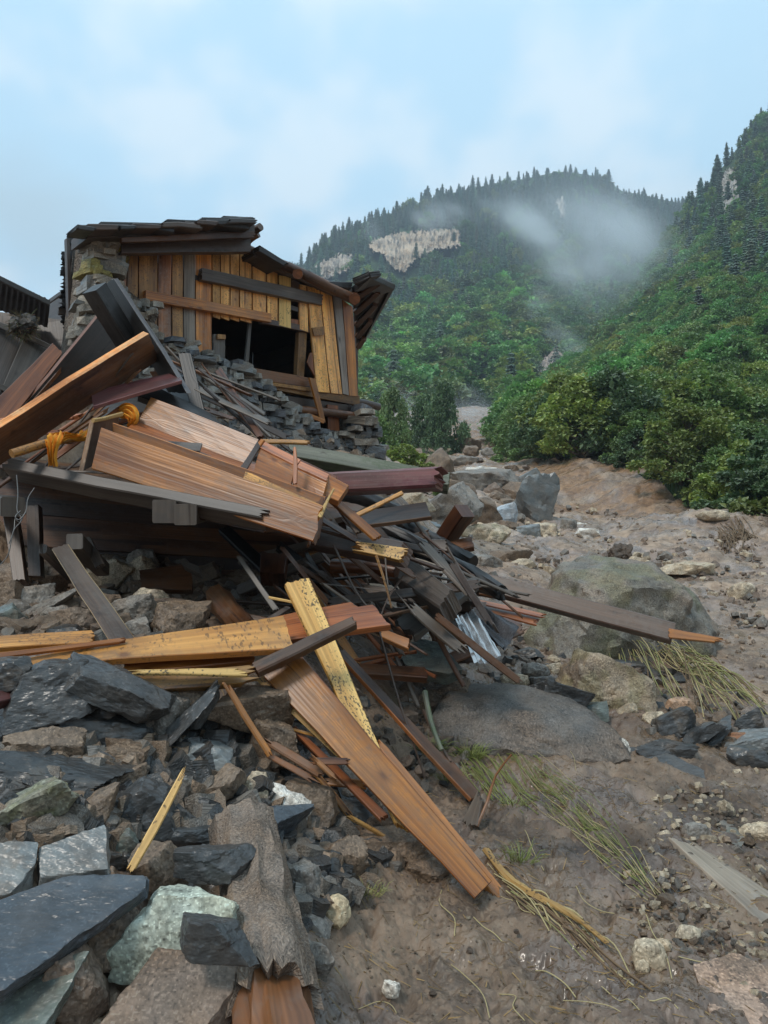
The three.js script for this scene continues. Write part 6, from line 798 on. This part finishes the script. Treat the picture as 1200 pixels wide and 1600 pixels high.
S('pale clay lump on the mud, the larger', 'tan', 1014, 1490, 48, 40, { round: 0.5, mud: 0.1 }); S('pale clay lump on the mud, upper small one', 'tan', 1036, 1478, 24, 20, { round: 0.6, mud: 0 }); S('pale clay lump on the mud, lower small one', 'tan', 1003, 1511, 22, 20, { round: 0.6, mud: 0 }); S('pale stone right of the buried board', 'tan', 1076, 1458, 34, 22, { round: 0.5 }); S('small whitish stone at the bottom', 'white', 610, 1546, 26, 22, { mud: 0.5, round: 0.4 }); S('tan flat stone at the right edge', 'tan', 1188, 1300, 46, 26); S('grey stone near the puddle', 'grey', 1085, 1300, 38, 24); S('orange stone above the puddle', 'tan', 1136, 1264, 26, 16, { rot: -0.6 }); S('pale stone left of the buried board', 'tan', 1036, 1306, 18, 14);

// ---------------------------------------------------------------- logs, reeds, grass and litter on the mud
const rep = (t) => { const c = t.clone(); c.repeat.set(6, 1.5); c.needsUpdate = true; return c; };
WOOD.mudlog = new THREE.MeshStandardMaterial({ map: rep(grainTex), bumpMap: rep(grainBump), bumpScale: 0.02, roughness: 0.6, color: new THREE.Color(0.3, 0.235, 0.185), vertexColors: true });
const onG = (x, y, up = 0.01) => { const h = hit(x, y); h.p.y = groundH(h.p.x, h.p.z) + relief(h.p.x, h.p.z, Math.hypot(h.p.x, h.p.z)) + up; return h.p; };
{
  const t = base('muddy_log', at(400, 1450, 2.62), 'thick mud coated log with a torn lower end', 'log');
  const lm = logMesh([at(380, 1296, 3.12), at(398, 1370, 2.86), at(402, 1440, 2.66), at(414, 1500, 2.5), at(422, 1556, 2.36)], [0.128, 0.14], 'mudlog', { sides: 40, rough: 0.15, seed: 61, broken: 0.09 }); part(t, 'trunk', lm);
part(t, 'torn_core', logMesh([at(410, 1490, 2.53), at(424, 1580, 2.32), at(440, 1680, 2.12)], [0.108, 0.118], 'brown', { sides: 30, rough: 0.22, seed: 67, tint: 1.0 }));
}
const stemMat = { green: new THREE.MeshStandardMaterial({ color: new THREE.Color(0.17, 0.2, 0.05), roughness: 0.6 }), olive: new THREE.MeshStandardMaterial({ color: new THREE.Color(0.24, 0.235, 0.085), roughness: 0.65 }), straw: new THREE.MeshStandardMaterial({ color: new THREE.Color(0.42, 0.34, 0.17), roughness: 0.7 }), brown: new THREE.MeshStandardMaterial({ color: new THREE.Color(0.17, 0.11, 0.06), roughness: 0.8 }) };
const tube = (pts, r, seg = 10, sides = 5) => { const c = pts.reduce((a, p) => a.add(p), V3()).multiplyScalar(1 / pts.length), m = new THREE.Mesh(new THREE.TubeGeometry(new THREE.CatmullRomCurve3(pts.map((p) => p.clone().sub(c))), seg, r, sides)); m.position.copy(c); return m; };
{
  const R = rng(71), jit = (k) => (R() - 0.5) * 2 * k;
  const green = base('reed_bundle', onG(900, 1290), 'bundle of fresh green reeds washed down the mud', 'reeds'); const line = [[778, 1152], [832, 1214], [890, 1262], [940, 1310], [985, 1362], [1045, 1415]];
  const along = (L, t) => { const f = clamp(t) * (L.length - 1), i = Math.min(L.length - 2, Math.floor(f)), u = f - i; return [lerp(L[i][0], L[i + 1][0], u), lerp(L[i][1], L[i + 1][1], u)]; };
  for (let i = 0; i < 64; i++) { const a = R() * 0.55 * (i < 8 ? 0.1 : 1), b = a + 0.25 + 0.4 * R(), pts = []; const w = 6 + 16 * R(), o = jit(1), sl = jit(8); for (let k = 0; k < 5; k++) { const [x, y] = along(line, lerp(a, Math.min(b, 1), k / 4)), sp = w * o * (0.8 + 0.6 * Math.sin(k)); pts.push(onG(x + sp + sl * k / 4, y - sp * 0.8 + jit(3), -0.004 + 0.04 * R() * (k === 0 && i < 10 ? 2 : 0.6))); } const m = tube(pts, 0.0011 + 0.0014 * R(), 12, 4); m.material = stemMat[R() < 0.4 ? 'green' : R() < 0.6 ? 'olive' : 'straw']; part(green, 'stem', m); }
  const dry = base('reed_heap', onG(1080, 1060), 'heap of dry olive reeds below the huge boulder', 'reeds'); const l2 = [[900, 970], [985, 1002], [1050, 1040], [1120, 1075], [1200, 1112]];
  for (let i = 0; i < 130; i++) { const a = R() * 0.7, b = a + 0.15 + 0.4 * R(), pts = [], o = jit(1), dn = R() < 0.3 ? 1 : 0; for (let k = 0; k < 4; k++) { const [x, y] = along(l2, lerp(a, Math.min(b, 1), k / 3)), sp = o * (14 + 22 * a) + jit(7); pts.push(onG(x + sp * 0.4 - dn * k * 12, y + sp * 0.8 + dn * k * 11, 0.04 + 0.22 * R() * Math.sin(k + 0.6))); } const m = tube(pts, 0.0025 + 0.0035 * R(), 9, 4); m.material = stemMat[R() < 0.45 ? 'olive' : R() < 0.75 ? 'straw' : 'brown']; part(dry, 'stem', m); }
  const grey = base('reed_bundle', onG(770, 1190), 'flattened green grass stalks beside the muddy boulder', 'reeds'); for (let i = 0; i < 46; i++) { const x = 700 + 90 * R(), y = 1170 + 40 * R(), L = 30 + 40 * R(), m = tube([onG(x, y, 0.01), onG(x + L * 0.45, y + L * 0.5 + jit(6), 0.04 * R()), onG(x + L * 0.9, y + L + jit(8), 0.01)], 0.002 + 0.0015 * R(), 8, 4); m.material = stemMat[R() < 0.55 ? 'green' : 'olive']; part(grey, 'stem', m); }
  // splintered trunk on the mud
  const sp = base('fallen_trunk', onG(850, 1410), 'splintered thin trunk with frayed bark lying down the mud', 'trunk'); const tl = [[760, 1345], [800, 1385], [850, 1415], [900, 1450], [945, 1485]];
  part(sp, 'stem', logMesh(tl.map(([x, y]) => onG(x, y, 0.03)), [0.02, 0.009], 'pale', { tint: 0.6, seed: 72, rough: 0.4, broken: 0.06, sides: 10 }));
  for (let i = 0; i < 56; i++) { const a = R() * 0.85, L = 30 + 120 * R() ** 2, [x, y] = along(tl, a), o = jit(14), m = tube([onG(x + o, y - o * 0.6 + 6, 0.02), onG(x + o * 1.3 + L * 0.4, y - o + L * 0.34, 0.035 * R()), onG(x + o + L * (0.7 + 0.3 * R()), y - o * 0.8 + L * (0.6 + 0.3 * R()), 0.002)], 0.002 + 0.004 * R() ** 2, 8, 4); m.material = stemMat[R() < 0.55 ? 'straw' : R() < 0.15 ? 'olive' : 'brown']; part(sp, 'fibre', m); }
  // single straws and roots
  const spots = [[705, 1500, 60, 90], [830, 1500, 70, 60], [940, 1540, 60, 60], [1010, 1440, 40, 90], [880, 1560, 90, 30], [760, 1470, 30, 70], [640, 1480, 50, 60], [1060, 1500, 70, 20], [930, 1230, 40, 50], [870, 1150, 30, 60], [1110, 1340, 90, 80], [1020, 1240, 30, 60], [690, 1400, 20, 60], [900, 1390, 60, 40], [980, 1330, 60, 60], [740, 1430, 50, 40], [1100, 1440, 60, 70], [820, 1300, 30, 60], [560, 1560, 60, 20], [1150, 1240, 40, 50], [780, 1550, 40, 50], [1000, 1570, 60, 24]];
  spots.forEach(([x, y, dx, dy], i) => { const m = tube([onG(x, y, 0.006), onG(x + dx * 0.4 + jit(12), y + dy * 0.3 + jit(10), 0.03 * R()), onG(x + dx * 0.75 + jit(10), y + dy * 0.7 + jit(8), 0.015), onG(x + dx, y + dy, 0.004)], 0.0011 + 0.0014 * R(), 16, 5); m.material = stemMat[R() < 0.7 ? 'straw' : 'brown']; top(m, 'dry_straw', 'single dry straw or root lying on the wet mud', 'straw', 'straws on the mud'); });
  // litter of fine twigs
  const Q = new Quads(), lr = rng(74); for (let i = 0; i < 2600; i++) { const r = 2.2 + 6 * lr() ** 1.4, a = -0.25 + 0.85 * lr(), x = Math.sin(a) * r, z = -Math.cos(a) * r, y = groundH(x, z) + relief(x, z, r) + 0.004, L = 0.015 + 0.07 * lr() ** 2, t = (lr() < 0.6 ? -0.75 + jit(0.4) : lr() * 6.28), b = V3(x + Math.cos(t) * L, 0, z - Math.sin(t) * L); b.y = groundH(b.x, b.z) + relief(b.x, b.z, r) + 0.004 + 0.012 * lr(); const v = 0.4 + lr(); limb(Q, V3(x, y, z), b, 0.0012 + 0.0018 * lr(), 0.001, 3, [v, v * 0.85, v * 0.6]); } top(new THREE.Mesh(Q.build(), new THREE.MeshStandardMaterial({ color: new THREE.Color(0.26, 0.2, 0.12), vertexColors: true, roughness: 0.9 })), 'twig_litter', 'fine twig and straw litter on the mud', 'litter', null, 'stuff');
  // roots hanging on the far mud crest
  const rt = base('root_mat', onG(1140, 830), 'mat of hanging roots on the crest of the mud flow', 'roots'); for (let i = 0; i < 60; i++) { const x = 1118 + 50 * R(), y = 812 + 26 * R(), m = tube([onG(x, y, 0.02), onG(x + 6 + jit(8), y + 10, 0.12 * R()), onG(x + 10 + jit(12), y + 22 + 8 * R(), 0.02)], 0.006 + 0.006 * R(), 6, 4); m.material = stemMat.brown; part(rt, 'root', m); }
  // grass tufts
  const tuft = (label, x, y, n, L, mat) => { const Q2 = new Quads(), c = onG(x, y, 0); for (let i = 0; i < n; i++) { const a = R() * 6.28, rr = 0.05 * R(), p = V3(Math.cos(a) * rr * 1.6, 0, Math.sin(a) * rr), l = L * (0.5 + R()), d = V3(Math.cos(a) * 0.6 + jit(0.4), 0.8, Math.sin(a) * 0.6 + jit(0.4)).normalize(), q = p.clone().addScaledVector(d, l * 0.6), e = q.clone().addScaledVector(d, l * 0.5).add(V3(0, -l * 0.3, 0)); limb(Q2, p, q, 0.0018, 0.0014, 3); limb(Q2, q, e, 0.0014, 0.0004, 3); } const m = new THREE.Mesh(Q2.build(), stemMat[mat]); m.position.copy(c); top(m, 'grass_tuft', label, 'grass'); };
  tuft('green grass tuft behind the big plank', 672, 1178, 120, 0.12, 'green'); tuft('grass tuft under the muddy boulder', 735, 1186, 140, 0.11, 'green'); tuft('small tuft beside the splintered trunk', 812, 1352, 60, 0.09, 'green'); tuft('grass tuft by the twig with a root', 800, 1262, 40, 0.06, 'green'); tuft('brown grass tuft left of the yellow cobble', 572, 1400, 60, 0.07, 'olive'); tuft('trampled grass at the big plank foot', 705, 1222, 90, 0.08, 'olive'); tuft('grass tuft on the mossy boulder side', 1060, 1010, 80, 0.12, 'olive');
  const tw = base('forked_root', onG(745, 1300), 'upright reddish twig with a splintered root', 'root'); part(tw, 'twig', logMesh([onG(745, 1300, 0.02), onG(762, 1290, 0.12), onG(775, 1286, 0.26), onG(800, 1290, 0.38)], [0.009, 0.005], 'brown', { tint: 1.2, seed: 73, sides: 7, rough: 0.2 })); part(tw, 'root_plate', boardMesh([onG(722, 1288, 0.02), onG(745, 1302, 0.02), onG(752, 1292, 0.12), onG(744, 1282, 0.14)], 0.03, 'grey', { broken: [0.03, 0.04] }));
  top(logMesh([onG(1132, 1158, 0.05), onG(1150, 1164, 0.08), onG(1178, 1158, 0.06)], [0.04, 0.03], 'brown', { tint: 1.5, seed: 75, rough: 0.2 }), 'gnarled_root', 'gnarled brown root between the slates at the right', 'root');
  // buried board and puddle
  const bq = [[1048, 1320], [1078, 1310], [1236, 1424], [1190, 1448]].map(([x, y]) => onG(x, y, 0.015)); top(boardMesh(bq, 0.04, 'grey', { tint: 2.0, front: V3(0, 1, 0), broken: [0.03, 0] }), 'buried_board', 'flat light brown board pressed into the mud at the right', 'board');
  const pp = [[1116, 1284], [1136, 1276], [1166, 1314], [1158, 1326], [1140, 1318]].map(([x, y]) => onG(x, y, 0)), py = Math.max(...pp.map((p) => p.y)) + 0.004, ps = new THREE.Shape(pp.map((p) => new THREE.Vector2(p.x, -p.z))), pg = new THREE.ShapeGeometry(ps); pg.rotateX(-Math.PI / 2); pg.translate(0, py, 0); top(new THREE.Mesh(pg, new THREE.MeshStandardMaterial({ color: new THREE.Color(0.2, 0.19, 0.17), roughness: 0.06 })), 'puddle_water', 'small grey puddle', null, null, 'structure');
}
renderer.render(scene, camera);
